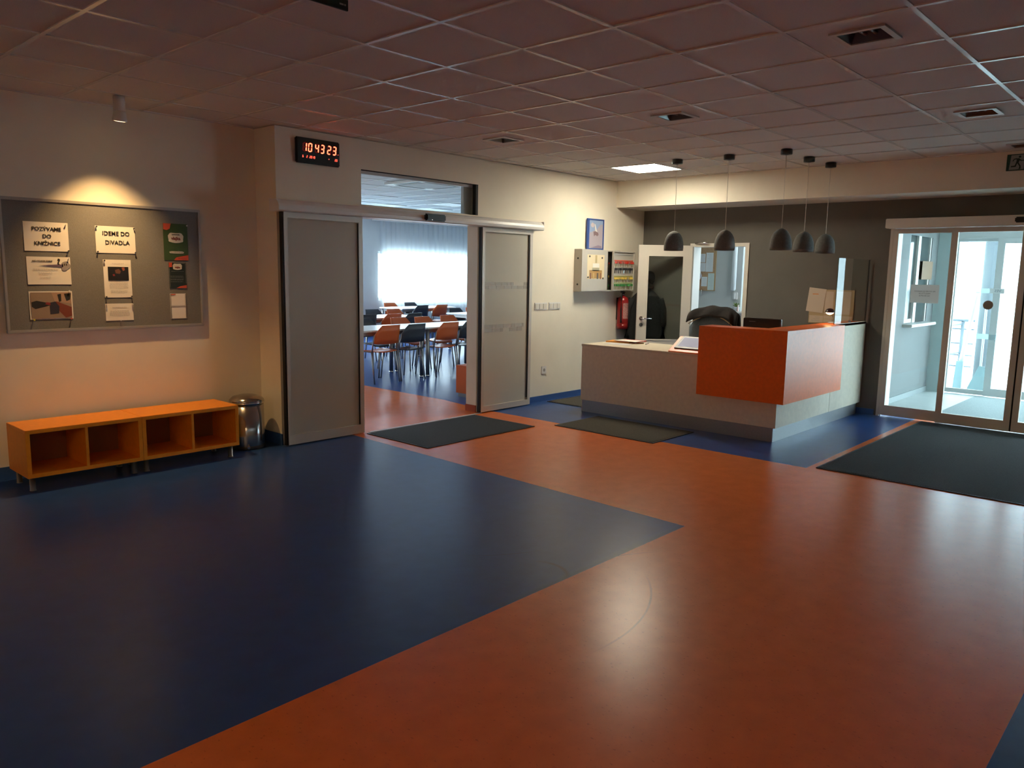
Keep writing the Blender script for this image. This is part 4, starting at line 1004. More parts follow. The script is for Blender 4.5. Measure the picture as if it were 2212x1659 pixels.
for row, (z_, me, lab) in enumerate(((1.735, kmes[0], 'red-headed key hanging on the red rail of the open cabinet door'), (1.650, kmes[1], 'black-headed key hanging on the cream rail of the open cabinet door'), (1.530, kmes[2], 'yellow-headed key hanging on the olive rail of the open cabinet door'), (1.440, kmes[3], 'green-headed key hanging on the lime rail of the open cabinet door'))):
    for k in range(11):
        o = bpy.data.objects.new('key', me); COL.objects.link(o)
        o.location = (8.565 + k*.040, yf - .020 - random.uniform(0, .004), z_ - .002); o.rotation_euler = (0, random.uniform(-.12, .12), random.uniform(-.5, .5)); o.scale = (1.7, 1.5, 1.45)
        tag(o, lab, 'key', ['red-headed keys', 'black-headed keys', 'yellow-headed keys', 'green-headed keys'][row])
for k, z_ in enumerate((1.77, 1.72, 1.62, 1.55, 1.43)):
    o = bpy.data.objects.new('key', kmes[(1, 0, 1, 2, 3)[k]]); COL.objects.link(o); o.location = (8.575, 6.10, z_); o.rotation_euler = (0, 0, .3); o.scale = (2.0, 1.6, 1.5)
    tag(o, 'key hanging in the dark gap inside the cabinet, ' + ('topmost', 'second from the top', 'middle one', 'fourth from the top', 'lowest')[k], 'key', 'keys inside the cabinet')
# photo sheet on its front leaf
ph = thing('photo_print', 'cream photo of a bright interior held by four black magnets on the key cabinet', 'photo', (8.18, yf - .002, 1.49))
def pA(x0, x1, z0, z1, y, m, name, parent): return obj(name, bx(x0, x1, y, y + .0005, z0, z1), m, parent)
pA(7.985, 8.350, 1.500, 1.805, yf - .0012, mat('photo_cream', (.80, .68, .45), .5), 'sheet', ph)
pA(8.03, 8.30, 1.505, 1.61, yf - .0018, mat('photo_ochre', (.48, .28, .08), .5), 'picture', ph)
pA(8.09, 8.24, 1.60, 1.64, yf - .0018, mat('photo_tan', (.45, .40, .26), .5), 'picture', ph)
pA(8.10, 8.24, 1.645, 1.695, yf - .0018, mat('photo_white', (.85, .82, .72), .5), 'picture', ph)
pA(8.15, 8.19, 1.70, 1.80, yf - .0018, mat('photo_tan2', (.55, .42, .2), .5), 'picture', ph)
for a, b, c_ in ((8.045, 8.07, (.2, .07, .03)), (8.11, 8.135, (.6, .4, .15)), (8.19, 8.225, (.12, .08, .05)), (8.26, 8.285, (.25, .10, .04))): pA(a, b, 1.50, 1.575, yf - .0024, mat('photo_c%d' % int(a*1000), c_, .5), 'picture', ph)
for a, b in ((8.03, 1.782), (8.295, 1.768), (8.005, 1.52), (8.325, 1.508)): tag(obj('magnet', lathe(nb(), [(.011, 0), (.012, .004), (.009, .007)], (a, yf - .0013, b), 12, mtx=Matrix.Rotation(PI/2, 3, 'X')), BLACK), 'round black magnet at the ' + ('upper' if b > 1.6 else 'lower') + (' left' if a < 8.2 else ' right') + ' corner of the photo on the key cabinet', 'magnet', 'black magnets')
# framed picture standing on the cabinet
pf = thing('picture_frame', 'narrow blue-framed picture with a white figure, above the key cabinet', 'picture', (8.26, 6.10, 1.872))
obj('backing', bx(8.095, 8.43, 6.108, 6.116, 1.878, 2.252), mat('picture_sky', (.28, .38, .58), .3), pf)
BF = mat('blue_frame', (.04, .09, .33), .35)
for e in ((8.085, 8.44, 1.872, 1.888), (8.085, 8.44, 2.245, 2.260), ): obj('frame_bar', rbox(e[0], e[1], 6.098, 6.118, e[2], e[3], .002), BF, pf)
for e in ((8.085, 8.125), (8.426, 8.44)): obj('frame_bar', rbox(e[0], e[1], 6.098, 6.118, 1.888, 2.245, .002), BF, pf)
def ppoly(pts, m, y): bm = nb(); prism(bm, pts, .0005, (V((0, y, 0)), X, Z)); return obj('picture', bm, m, pf)
ppoly([(8.13, 1.89), (8.42, 1.89), (8.42, 2.20), (8.36, 2.19), (8.30, 2.13), (8.20, 2.10), (8.13, 2.08)], mat('pic_mauve', (.42, .37, .42), .4), 6.107)
ppoly([(8.16, 2.19), (8.19, 2.215), (8.23, 2.20), (8.24, 2.17), (8.21, 2.15), (8.17, 2.16)], mat('pic_pink', (.58, .50, .52), .4), 6.1064)
ppoly([(8.24, 2.20), (8.26, 2.19), (8.29, 2.12), (8.31, 2.09), (8.28, 2.08), (8.255, 2.12)], mat('pic_white', (.72, .70, .66), .4), 6.1064)
ppoly([(8.22, 2.10), (8.27, 2.105), (8.32, 2.09), (8.33, 2.06), (8.30, 2.045), (8.26, 2.06), (8.235, 2.04), (8.225, 2.07)], mat('pic_brown', (.22, .15, .16), .4), 6.1058)
ppoly([(8.16, 1.892), (8.41, 1.892), (8.40, 1.92), (8.33, 1.93), (8.26, 1.915)], mat('pic_violet', (.28, .22, .30), .4), 6.1064)
# fire extinguisher
fe = thing('fire_extinguisher', 'red fire extinguisher hanging under the open hook door', 'fire extinguisher', (8.86, 6.045, .83))
c = (8.86, 6.05, 0)
obj('cylinder', lathe(nb(), [(.060, .845), (.072, .855), (.075, .88), (.075, 1.20), (.068, 1.235), (.045, 1.262), (.022, 1.272), (.02, 1.285)], c, 28), RED, fe)
obj('skirt', lathe(nb(), [(.077, .83), (.077, .90)], c, 28), RED, fe)
lb = nb(); 
for k in range(8):
    a0, a1 = -PI*.80 + k*.16, -PI*.80 + (k+1)*.16
    v_ = [lb.verts.new((c[0] + .0757*math.cos(a), c[1] + .0757*math.sin(a), z_)) for a, z_ in ((a0, .97), (a1, .97), (a1, 1.18), (a0, 1.18))]; lb.faces.new(v_)
obj('instruction_label', lb, mat('ext_label', (.45, .22, .20), .5, noise=.5, nscale=90), fe)
obj('valve', lathe(nb(), [(.016, 1.283), (.018, 1.30), (.012, 1.32)], c, 14), CHROME, fe)
obj('handle', rbox(8.80, 8.90, 6.04, 6.06, 1.318, 1.328, .003), BLACK, fe); obj('handle', rbox(8.80, 8.88, 6.04, 6.06, 1.335, 1.345, .003), BLACK, fe)
obj('hose', tube(nb(), [(8.85, 6.03, 1.305), (8.80, 6.02, 1.325), (8.765, 6.01, 1.28), (8.762, 6.01, 1.10), (8.765, 6.01, .95), (8.77, 6.01, .92)], [.009, .010, .010, .010, .010, .014], 8), RUB, fe)
obj('bracket', bx(8.83, 8.89, 6.125, YA, .95, 1.25), BLACK, fe)

# coat and cap in the corner
CT = mat('black_coat', (.010, .010, .011), .85, noise=.4, nscale=50, bump=.5)
def coat():
    A, B = V((9.00, 6.06, 0)), V((9.37, 5.73, 0)); mid = (A + B)/2; u = (B - A).normalized(); n = u.cross(Z).normalized()
    bm = nb(); rows = []
    lev = [(.55, .25, .04), (.75, .245, .045), (1.0, .235, .045), (1.15, .22, .045), (1.25, .195, .045), (1.32, .13, .04), (1.36, .07, .035), (1.40, .05, .035)]
    for z_, hw, hd2 in lev:
        ring = []
        for k in range(24):
            a = 2*PI*k/24; rr = 1 + .05*math.sin(5*a + z_*4)
            ring.append(bm.verts.new(mid + u*hw*math.cos(a)*rr + n*hd2*math.sin(a)*rr + Z*z_))
        rows.append(ring)
    for a, b in zip(rows, rows[1:]):
        for k in range(24): f = bm.faces.new((a[k], a[(k+1) % 24], b[(k+1) % 24], b[k])); f.smooth = True
    bm.faces.new(rows[-1]); bm.faces.new(rows[0][::-1])
    t = thing('coat', 'long black coat hanging in the corner behind the open glazed door', 'coat', (mid.x, mid.y, .55))
    obj('body', bm, CT, t)
    for s in (-1, 1):
        sh_ = mid + u*s*.20 + Z*1.24
        obj('sleeve', tube(nb(), [sh_, mid + u*s*.245 + Z*1.10, mid + u*s*.255 + Z*.90, mid + u*s*.25 + Z*.70], [.045, .045, .042, .04], 12), CT, t)
    bm = nb(); tube(bm, [mid + u*.08*math.cos(a) + n*.05*math.sin(a) + Z*1.39 for a in [2*PI*k/14 for k in range(15)]], .018, 8); obj('collar', bm, CT, t)
    return mid, u, n
cm, cu_, cn = coat()
cs = thing('coat_stand', 'dark coat stand with a round top in the corner behind the glazed door', 'coat stand', (cm.x + .02, cm.y + .02, 0))
pc = cm + V((.10, .03, 0))
obj('pole', tube(nb(), [pc + Z*.02, pc + Z*1.50], .014, 10), BLACK, cs); obj('base', lathe(nb(), [(.12, 0), (.12, .012), (.03, .025)], (pc.x, pc.y, 0), 24), BLACK, cs)
for k in range(4):
    a = k*PI/2 + .4; obj('hook', tube(nb(), [pc + Z*1.46, pc + V((.05*math.cos(a), .05*math.sin(a), 1.44)), pc + V((.07*math.cos(a), .07*math.sin(a), 1.48))], .006, 6), BLACK, cs)
cap_c = cm + cu_*.055
tag(obj('cap', lathe(nb(), [(.078, 0), (.082, .02), (.078, .06), (.06, .095), (.03, .112), (.006, .116)], (pc.x, pc.y, 1.50), 20), CT), 'round black cap on top of the coat stand behind the glazed door', 'cap')

# ------------------------------------------------------------------ door_2: door frame and open glazed leaf
DW = mat('door_white', (.74, .70, .62), .4)
df = nb(); xf0, xf1 = XB - .015, XB + .17
box(df, xf0, xf1, 5.325, 5.385, 0, 1.985); box(df, xf0, xf1, 4.548, 4.60, 0, 1.985); box(df, xf0, xf1, 4.60, 5.325, 1.94, 1.985)
d2 = struct('door_2', df, DW)
hp_ = V((9.395, 5.345, 0)); ang = math.atan2(5.86 - 5.345, 8.90 - 9.395)
lu = V((math.cos(ang), math.sin(ang), 0)); ln = lu.cross(Z)       # ln toward the room side
if ln.dot(V((-1, -.6, 0))) < 0: ln = -ln
LW, LH, LT = .715, 1.955, .04
def leafbox(a0, a1, z0, z1, d0, d1, bm=None):
    bm = bm or nb(); o = hp_ + ln * d0
    n2 = lu.cross(Z); sgn = 1 if n2.dot(ln) > 0 else -1
    prism(bm, [(a0, z0), (a1, z0), (a1, z1), (a0, z1)], sgn * (d1 - d0), (o, lu, Z)); return bm
bm = nb(); leafbox(0, .115, .008, LH, 0, LT, bm); leafbox(LW - .125, LW, .008, LH, 0, LT, bm); leafbox(.115, LW - .125, LH - .135, LH, 0, LT, bm); leafbox(.115, LW - .125, .008, .70, 0, LT, bm)
lf2 = obj('door_leaf', bm, DW, d2)
bm = nb()
for e in ((.105, .125, .69, LH - .125), (LW - .135, LW - .115, .69, LH - .125), (.125, LW - .135, LH - .145, LH - .125), (.125, LW - .135, .69, .71)): leafbox(*e, LT, LT + .008, bm)
obj('glazing_bead', bm, DW, lf2)
obj('glass_pane', leafbox(.115, LW - .125, .70, LH - .135, .017, .023), GLASS, lf2)
kx = LW - .06
def leafpt(a, z_, d_): return hp_ + lu*a + ln*d_ + Z*z_
obj('handle', tube(nb(), [leafpt(kx, .985, LT), leafpt(kx, .985, LT + .045), leafpt(kx - .02, .985, LT + .05), leafpt(kx - .135, .985, LT + .05)], .009, 8), CHROME, lf2)
bm = nb(); tube(bm, [leafpt(kx, .985, LT), leafpt(kx, .985, LT + .008)], .026, 20); tube(bm, [leafpt(kx, .90, LT), leafpt(kx, .90, LT + .010)], .024, 20); obj('rosette', bm, CHROME, lf2)
obj('door_closer', tube(nb(), [(9.39, 5.30, 1.985), (9.36, 5.10, 1.993)], .010, 8), CHROME, d2)

# ------------------------------------------------------------------ small office behind door_2
XF = 11.0
wo = nb()
box(wo, XF, XF + .2, 5.40, YA, 0, H); box(wo, XF, XF + .2, 3.2, 5.40, 0, 1.04); box(wo, XF, XF + .2, 4.4, 5.40, 2.40, H); box(wo, XF, XF + .2, 3.2, 4.4, 2.40, H)
struct('wall_office_far', wo, COOLW)
struct('wall_office_right', bx(9.6, 12.2, 3.10, 3.2, 0, H), COOLW)
struct('wall_office_left', bx(9.6, 11.2, YA - .012, YA - .002, 0, 2.5), COOLW)
struct('ceiling', bx(9.6, 11.2, 3.1, YA, 2.5, 2.55), WHITE)
wf = nb(); box(wf, XF + .08, XF + .13, 5.34, 5.40, .92, 2.4); box(wf, XF + .08, XF + .13, 4.40, 4.46, .92, 2.4); box(wf, XF + .08, XF + .13, 4.46, 5.34, 1.04, 1.08); box(wf, XF + .08, XF + .13, 4.46, 5.34, 2.34, 2.4); box(wf, XF + .08, XF + .13, 3.2, 3.26, .92, 2.4); box(wf, XF + .08, XF + .13, 3.26, 4.40, 2.34, 2.4)
w3 = struct('window_3', wf, WHITE); obj('window_pane', bx(XF + .10, XF + .106, 4.46, 5.34, 1.08, 2.34), GLASS, w3)
obj('window_sill', rbox(XF - .10, XF + .08, 4.38, 5.52, 1.015, 1.04, .004), WHITE, w3)
bl = thing('window_blind', 'white slatted blind in the little office window', 'blind', (XF + .04, 4.9, 1.1))
obj('head_rail', bx(XF + .03, XF + .06, 4.42, 5.385, 2.365, 2.395), WHITE, bl)
for k in range(47):
    z_ = 1.165 + k*.025; bm = nb(); prism(bm, [(0, 0), (.019, .003), (.019, .004), (0, .001)], .96, (V((XF + .03, 5.383, z_)), X, Z)); 
    obj('slat', bm, mat('blind_slat', (.85, .87, .88), .5), bl)
obj('window_pane', bx(XF + .10, XF + .106, 3.26, 4.40, .92, 2.34), GLASS, w3)  # extra bay beyond the blind, unseen, added to brighten the office
t = thing('ceiling_light', 'cool fill panel added out of view in the small office ceiling', 'ceiling light', (10.3, 4.3, 2.47))
obj('frame', bx(9.98, 10.62, 3.98, 4.62, 2.478, 2.4995), WHITE, t); obj('diffuser', bx(10.0, 10.6, 4.0, 4.6, 2.474, 2.478), mat('office_fill_glow', (1, 1, 1), .5, emit=(.86, .95, 1.0), estr=15), t)  # added panel, out of view, that lifts the office brightness
# wall pipe, phone, plant, cork board
tag(obj('wall_pipe', lathe(nb(), [(.020, 1.345), (.036, 1.365), (.036, 2.5)], (XF - .05, 5.505, 0), 20), mat('pipe_white', (.72, .76, .78), .5)), 'white vertical duct with a rounded lower end beside the office window', 'duct')
tl = thing('wall_phone', 'white intercom handset on the office wall under the duct', 'phone', (XF - .03, 5.48, 1.215))
obj('base', rbox(XF - .03, XF - .001, 5.445, 5.52, 1.215, 1.325, .008), WHITE, tl); obj('handset', rbox(XF - .055, XF - .032, 5.465, 5.50, 1.218, 1.322, .010), WHITE, tl)
pt = thing('plant_pot', 'small green plant in a glass pot on the office window sill', 'plant', (XF - .03, 5.44, 1.04))
obj('pot', lathe(nb(), [(.035, 1.0405), (.045, 1.05), (.05, 1.105)], (XF - .03, 5.45, 0), 16), mat('pot_grey', (.45, .47, .48), .3), pt)
for k in range(9):
    a = k*.7; bm = nb(); c0 = V((XF - .03, 5.45, 1.10)); e = c0 + V((.05*math.cos(a), .06*math.sin(a), .035 + .02*(k % 3)))
    s_ = V((-math.sin(a), math.cos(a), 0))*.014; m_ = (c0 + e)/2 + Z*.015
    vv = [bm.verts.new(p) for p in (c0, m_ - s_, e, m_ + s_)]; bm.faces.new(vv); vv2 = [bm.verts.new(v.co - Z*.0015) for v in vv]; bm.faces.new(vv2[::-1])
    obj('leaf', bm, mat('leaf_green', (.16, .24, .03), .5), pt)
tag(obj('bottle', lathe(nb(), [(.014, 1.0), (.015, 1.01), (.012, 1.07), (.007, 1.08), (.007, 1.10)], (XF - .075, 5.40, .041), 12), mat('tube_white_red', (.75, .55, .5), .4)), 'slim white tube with a red mark on the office window sill', 'bottle')
cbd = thing('cork_board', 'cork pinboard on the pale office wall seen through the doorway', 'notice board', (XF - .02, 5.96, 1.33))
cy0, cy1 = 5.83, 6.125
obj('cork', bx(XF - .018, XF - .004, cy0 + .012, cy1, 1.345, 2.02), mat('cork', (.50, .31, .17), .9, noise=.2, nscale=90), cbd)
bm = nb(); box(bm, XF - .022, XF - .002, cy0, cy0 + .012, 1.333, 2.03); box(bm, XF - .022, XF - .002, cy0, cy1, 1.333, 1.345); obj('wood_frame', bm, mat('pale_wood', (.45, .30, .15), .6), cbd)
def off_sheet(y0, y1, z0, z1, label, m=None):
    bm = bx(XF - .0205, XF - .0192, y0, y1, z0, z1); o = tag(obj('paper_sheet', bm, m or mat('cool_paper', (.78, .80, .80), .8)), label, 'paper', 'sheets on the cork board')
    b2 = nb(); n = int((z1 - z0)/.02)
    for k in range(1, n): box(b2, XF - .0209, XF - .0206, y0 + .015, y1 - .015 - random.uniform(0, .03), z0 + k*.02, z0 + k*.02 + .003)
    obj('print', b2, mat('cool_ink', (.5, .53, .55), .8), o); return o
off_sheet(6.008, 6.095, 1.765, 1.895, 'upper left sheet on the office cork board'); off_sheet(6.000, 6.090, 1.625, 1.757, 'sheet under the upper left one on the office cork board')
off_sheet(5.875, 5.995, 1.622, 1.912, 'tall upper right sheet on the office cork board'); off_sheet(5.962, 6.060, 1.40, 1.545, 'small lower left sheet on the office cork board')
off_sheet(5.845, 5.950, 1.335, 1.600, 'lower right sheet on the office cork board, reaching its bottom edge', mat('mint_paper', (.66, .76, .72), .8))
tag(obj('key', lathe(nb(), [(.004, 1.25), (.010, 1.26), (.006, 1.30), (.012, 1.33), (.012, 1.345)], (XF - .03, 6.045, 0), 8), CHROME), 'bunch of keys hanging below the office cork board', 'keys')
bm = nb(); pts = [(6.13, 1.70), (6.13, 1.48), (6.11, 1.45), (6.07, 1.52), (6.045, 1.56), (6.07, 1.61), (6.09, 1.68)]
prism(bm, [(-a, b) for a, b in pts], .03, (V((XF - .03, 0, 0)), -Y, Z)) if False else prism(bm, [(6.13 - a, b) for a, b in pts], .03, (V((XF - .03, 6.13, 0)), -Y, Z))
tag(obj('plastic_bag', bm, mat('bag_white', (.70, .72, .74), .4)), 'crumpled white plastic bag hanging left of the cork board', 'bag')
ofd = thing('office_table', 'pale office table behind the office chair', 'table', (10.6, 5.7, 0))
obj('tabletop', rbox(10.2, 10.95, 5.55, 6.10, .70, .725, .003), TTOP, ofd)
for a, b in ((10.24, 5.6), (10.9, 5.6), (10.24, 6.05), (10.9, 6.05)): obj('leg', lathe(nb(), [(.02, 0), (.02, .70)], (a, b, 0), 10), LEGM, ofd)

# wall board and sheets on the grey wall behind the counter
wbd = thing('wall_planner', 'tan planner board fixed to the grey wall behind the counter', 'planner', (XB - .01, 3.48, 1.03))
obj('backing', bx(XB - .010, XB - .001, 3.215, 3.735, 1.025, 1.425), mat('tan_card', (.50, .36, .20), .8), wbd)
TP = mat('tan_paper', (.62, .50, .38), .8)
for e in ((3.56, 3.725, 1.035, 1.115), (3.44, 3.555, 1.035, 1.075), (3.44, 3.555, 1.08, 1.12), (3.225, 3.43, 1.035, 1.12)): obj('card', bx(XB - .0115, XB - .0103, e[0], e[1], e[2], e[3]), TP, wbd)
bm = nb()
for k in range(8): box(bm, XB - .0122, XB - .0117, 3.46 + random.uniform(0, .01), 3.55, 1.16 + k*.03, 1.163 + k*.03)
for k in range(3): box(bm, XB - .0122, XB - .0117, 3.60, 3.70 - .02*k, 1.055 + k*.02, 1.058 + k*.02)
obj('print', bm, PINK, wbd)
def wall_sheet(c_, w_, h_, tilt, m, label, d_):
    bm = nb(); ca_, sa_ = math.cos(tilt), math.sin(tilt)
    prism(bm, [(a*ca_ - b*sa_, a*sa_ + b*ca_) for a, b in ((-w_/2, -h_/2), (w_/2, -h_/2), (w_/2, h_/2), (-w_/2, h_/2))], .001, FB(XB - d_, c_[0], c_[1]))
    return tag(obj('paper_sheet', bm, m), label, 'paper', 'sheets on the planner board')
ws = wall_sheet((3.655, 1.297), .205, .285, -.10, mat('pale_tan_paper', (.66, .54, .43), .8), 'tilted cream sheet with an orange line, left on the planner board', .016)
obj('orange_mark', bx(XB - .0182, XB - .0175, 3.63, 3.70, 1.365, 1.375), mat('orange_marker', (.7, .25, .06), .7), ws)
wall_sheet((3.50, 1.27), .10, .27, .0, TP, 'narrow cream list sheet in the middle of the planner board', .0125)
wall_sheet((3.335, 1.275), .17, .265, -.02, TP, 'cream sheet on the right of the planner board, behind the glass screen', .0125)

# ------------------------------------------------------------------ door_3: entrance sliding doors
d3 = struct('door_3', loc=(XB, 1.5, 0))
xa, xb_ = XB - .055, XB - .015
def yleaf(ya, yb, x0, x1, z1, st, bot, top, parent, m=ALU, name='door_leaf'):
    bm = nb(); box(bm, x0, x1, ya, ya + st, .015, z1); box(bm, x0, x1, yb - st, yb, .015, z1); box(bm, x0, x1, ya + st, yb - st, .015, bot); box(bm, x0, x1, ya + st, yb - st, z1 - top, z1)
    o = obj(name, bm, m, parent); obj('glass_pane', bx((x0+x1)/2 - .003, (x0+x1)/2 + .003, ya + st, yb - st, bot, z1 - top), GLASS, o); return o
F1 = yleaf(2.205, 2.845, XB - .01, XB + .03, 2.115, .055, .13, .05, d3)
F2 = yleaf(1.545, 2.245, xa, xb_, 2.115, .058, .125, .05, d3); F3 = yleaf(.84, 1.530, xa, xb_, 2.115, .058, .125, .05, d3)
yleaf(.20, .88, XB - .01, XB + .03, 2.115, .055, .13, .05, d3)
obj('rubber_seal', bx(xa + .01, xb_ - .01, 1.530, 1.545, .015, 2.115), RUB, d3)
obj('threshold', bx(XB - .06, XB + .17, .20, 2.24, 0, .010), mat('threshold_alu', (.72, .72, .70), .3, .6), d3)
obj('header_cover', rbox(XB - .14, XB - .001, .15, 2.90, 2.118, 2.222, .006), mat('header_sand', (.80, .74, .66), .4), d3)
obj('motion_sensor', rbox(XB - .185, XB - .141, 1.42, 1.665, 2.145, 2.20, .010), BLACK, d3)
obj('jamb_trim', bx(XB - .012, XB, 2.845, 2.875, 0, 2.12), ALU, d3)
# reveal, white
struct('trim_2', bx(XB + .031, XB + .30, 2.835, 2.85, 0, 2.12), mat('reveal_white', (.85, .87, .87), .5))
# stickers
nt_ = thing('notice', 'white printed notice stuck on the left entrance glass, text reversed', 'notice', (XB, 2.47, 1.31), 'stickers on the entrance glass')
obj('sheet', bx(XB + .0065, XB + .0068, 2.335, 2.62, 1.308, 1.508), glassy('notice_back', (1, 1, 1), 0.0, (.80, .79, .77), .999), nt_)
bm = nb()
for i, tx in enumerate(('PRI VSTUPE DO BUDOVY', 'PREZUŤTE SA', 'NA RECEPCII')): text_bm(bm, tx, .019, FB(XB + .0058, 2.478, 1.435 - .024*i), mirror=True, bold=.0003, depth=.0002)
obj('lettering', bm, mat('faded_ink', (.33, .31, .30), .8), nt_)
tag(obj('round_sticker', lathe(nb(), [(.047, 0), (.047, .001)], (XB - .0385, 1.85, 1.312), 28, mtx=Matrix.Rotation(PI/2, 3, 'Y')), mat('sticker_brown', (.30, .25, .21), .8)), 'round brown sticker on the middle entrance door glass', 'sticker')

# ------------------------------------------------------------------ vestibule and outside
vw = nb()
box(vw, 9.6, 10.80, 3.05, 3.10, 0, 2.6); box(vw, 10.80, 11.78, 3.05, 3.10, 0, 1.0); box(vw, 10.80, 11.78, 3.05, 3.10, 2.12, 2.6); box(vw, 11.78, 12.15, 3.05, 3.10, 0, 2.6)
struct('wall_vestibule_left', vw, VESTW)
wv5 = nb()
for xx in (9.6, 10.85, 12.1): box(wv5, xx, xx + .06, -2.2, -2.12, 0, 2.6)
box(wv5, 9.66, 12.1, -2.2, -2.12, 0, .12); box(wv5, 9.66, 12.1, -2.2, -2.12, 2.5, 2.6)
w5 = struct('window_5', wv5, WHITE)  # unseen side glazed so that more daylight enters the vestibule
for xx in (9.66, 10.91): obj('window_pane', bx(xx, xx + 1.19, -2.163, -2.157, .12, 2.5), GLASS, w5)
struct('ceiling', bx(9.6, 12.2, -2.2, 3.2, 2.6, 2.65), WHITE)
struct('baseboard_vestibule', bx(9.6, 12.1, 3.038, 3.05, 0, .07), mat('vest_skirting', (.28, .31, .31), .5))
struct('wall_vestibule_end', bx(12.08, 12.15, 2.83, 3.10, 0, 2.6), mat('vest_post_paint', (.50, .60, .60), .6))
wv = nb(); box(wv, 10.80, 10.84, 3.06, 3.10, 1.0, 2.12); box(wv, 11.14, 11.25, 3.045, 3.10, 1.0, 2.12); box(wv, 11.74, 11.78, 3.06, 3.10, 1.0, 2.12); box(wv, 10.84, 11.14, 3.06, 3.10, 1.0, 1.05)
w4 = struct('window_4', wv, WHITE)
DKG = mat('dark_window', (.06, .075, .075), .1)
obj('window_pane', bx(10.84, 11.14, 3.075, 3.08, 1.05, 2.12), DKG, w4); obj('window_pane', bx(11.25, 11.74, 3.075, 3.08, 1.0, 2.12), DKG, w4)
obj('window_sill', rbox(10.74, 11.84, 2.93, 3.06, .955, .99, .006), WHITE, w4)
tag(obj('door_mat', bx(9.75, 11.95, -1.2, 2.40, .0005, .012), mat('vest_mat', (.33, .37, .37), .95, noise=.2, nscale=120)), 'grey carpet mat inside the glazed vestibule', 'mat', 'vestibule mats')
d4 = struct('door_4', loc=(12.1, 1.5, 0))
AW = mat('pale_door_frame', (.74, .77, .77), .5)
yleaf(2.30, 2.83, 12.10, 12.14, 2.12, .035, .075, .04, d4, AW)
yleaf(1.55, 2.33, 12.05, 12.09, 2.12, .085, .12, .07, d4, AW); yleaf(.77, 1.54, 12.05, 12.09, 2.12, .085, .12, .07, d4, AW)
yleaf(-.1, .80, 12.10, 12.14, 2.12, .035, .075, .04, d4, AW)
yleaf(-2.1, -.1, 12.10, 12.14, 2.12, .06, .12, .07, d4, AW); bm = nb(); obj('head', bx(12.04, 12.15, -2.1, 2.83, 2.12, 2.6), AW, d4)  # outermost panel is unseen, glazed to brighten the vestibule
ts = glassy('tape_frost', (.8, .9, .92), .3, (.8, .85, .86), .45)
o = obj('frosted_strip', bx(12.145, 12.146, 2.32, 2.585, 1.393, 1.457), ts, d4); obj('frosted_strip', bx(12.145, 12.146, 2.61, 2.69, 1.393, 1.457), ts, d4)
obj('frosted_strip', bx(12.145, 12.146, 2.32, 2.57, .775, .845), ts, d4); obj('frosted_strip', bx(12.045, 12.046, 2.18, 2.33, .775, .845), ts, d4)
o = obj('frosted_strip', bx(12.043, 12.044, 2.20, 2.37, 1.393, 1.460), mat('tape_white', (.85, .87, .87), .6), d4)
bm = nb(); text_bm(bm, 'VES', .048, FB(12.0425, 2.275, 1.427), mirror=True, bold=.0005, depth=.0002); obj('lettering', bm, mat('teal_grey_ink', (.28, .36, .38), .7), d4)
tag(obj('paper_sheet', bx(11.36, 11.84, 3.0380, 3.0395, 1.562, 1.805), mat('orange_tan_sheet', (.20, .115, .06), .7)), 'tan paper sheet on the vestibule side wall beside the reception window', 'paper')

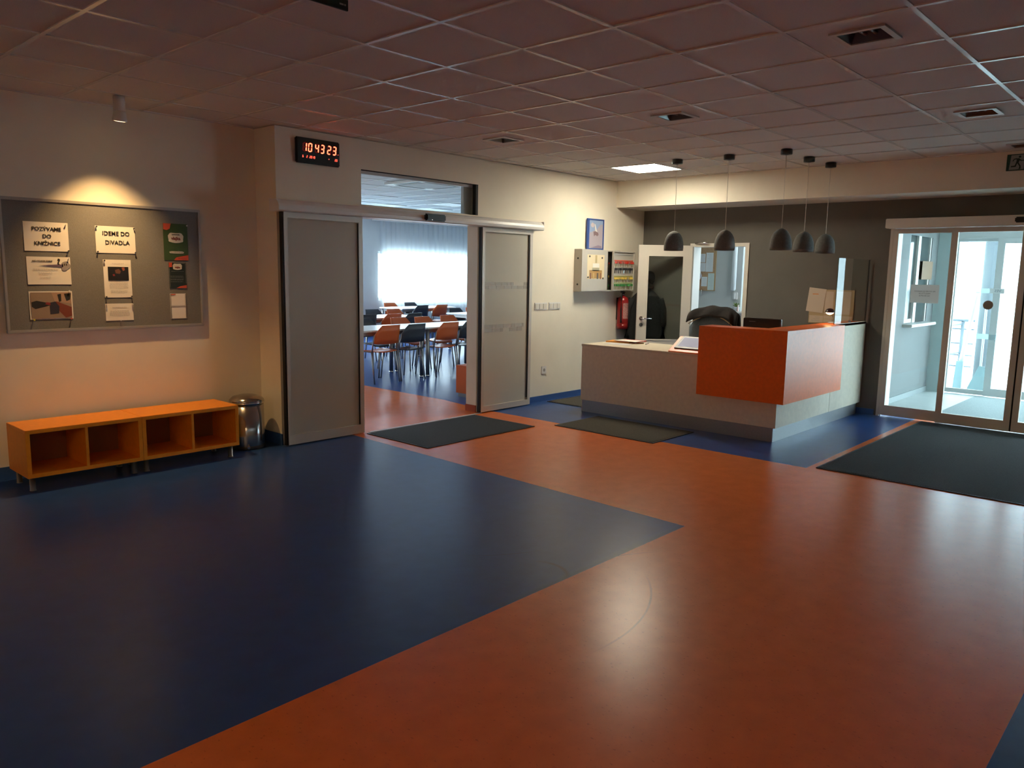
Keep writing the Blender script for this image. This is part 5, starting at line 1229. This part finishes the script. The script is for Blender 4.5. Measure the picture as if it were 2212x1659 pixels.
# outside ground, column, railing, shovels, building
struct('floor', bx(12.15, 40, -15, 30, -.12, -.02), mat('pale_paving', (.60, .62, .62), .9, noise=.08, nscale=2))
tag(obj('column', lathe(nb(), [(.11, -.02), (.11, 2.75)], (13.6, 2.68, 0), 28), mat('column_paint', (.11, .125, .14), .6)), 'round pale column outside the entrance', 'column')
tag(obj('canopy', bx(12.3, 15.5, -4, 6, 2.9, 3.05), mat('canopy_white', (.6, .62, .64), .8)), 'flat canopy roof over the entrance outside', 'canopy')
ra = thing('railing', 'grey steel ramp railing outside the left entrance glass', 'railing', (14.2, 3.5, 0))
RM = mat('railing_grey', (.16, .19, .22), .5)
for y_ in (3.12, 3.9, 4.7): obj('post', tube(nb(), [(14.2, y_, -.02), (14.2, y_, .90)], .028, 8), RM, ra)
for z_ in (.92, .78, .55, .36, .18): obj('rail', tube(nb(), [(14.2, 2.95, z_), (14.2, 4.9, z_)], .020 if z_ > .9 else .012, 8), RM, ra)
obj('rail', tube(nb(), [(14.2, 3.12, .86), (12.9, 3.9, .74)], .016, 8), RM, ra); obj('rail', tube(nb(), [(14.2, 3.12, .40), (12.9, 3.9, .30)], .014, 8), RM, ra)
SHV = mat('shovel_grey', (.22, .30, .32), .6)
s1 = thing('snow_shovel', 'wide grey snow shovel standing outside the entrance, right one', 'shovel', (12.5, 2.40, 0), 'snow shovels outside')
bm = nb(); prism(bm, [(-.16, 0), (.15, 0), (.15, .36), (-.02, .38)], .02, (V((12.62, 2.50, -.02)), -Y, Z)); obj('blade', bm, SHV, s1)
obj('shaft', tube(nb(), [(12.63, 2.50, .15), (12.56, 2.49, 1.25)], .016, 8), mat('shaft_wood', (.60, .57, .55), .7), s1)
s2 = thing('snow_shovel', 'narrow grey snow shovel seen edge-on outside, left one', 'shovel', (12.7, 2.80, 0), 'snow shovels outside')
bm = nb(); prism(bm, [(-.05, 0), (.06, 0), (.06, .42), (-.03, .42)], .06, (V((12.75, 2.80, -.02)), -Y, Z)); obj('blade', bm, SHV, s2)
obj('shaft', tube(nb(), [(12.75, 2.78, .40), (12.60, 2.62, 1.40)], .03, 8), mat('shaft_pale', (.75, .75, .75), .7), s2)
bd = thing('building', 'pale neighbouring building with a blue-grey window band across the street', 'building', (30, 6, 0))
obj('wall', bx(28, 36, -14, 22, -.02, 6.5), mat('render_white', (.85, .86, .87), .9), bd)
for y0_, y1_ in ((5.2, 7.0), (7.2, 9.0), (3.2, 5.0), (1.2, 3.0), (-.8, 1.0)):
    f = obj('window', bx(27.95, 28.0, y0_, y1_, 2.35, 3.1), mat('far_frame', (.45, .52, .60), .5), bd); obj('pane', bx(27.94, 27.95, y0_ + .08, y1_ - .08, 2.43, 3.02), mat('far_glass', (.22, .28, .36), .2), f)
for z_ in (.25, .95): obj('ledge', bx(27.9, 28.0, 3.5, 9, z_, z_ + .16), mat('far_ledge', (.35, .42, .50), .7), bd)
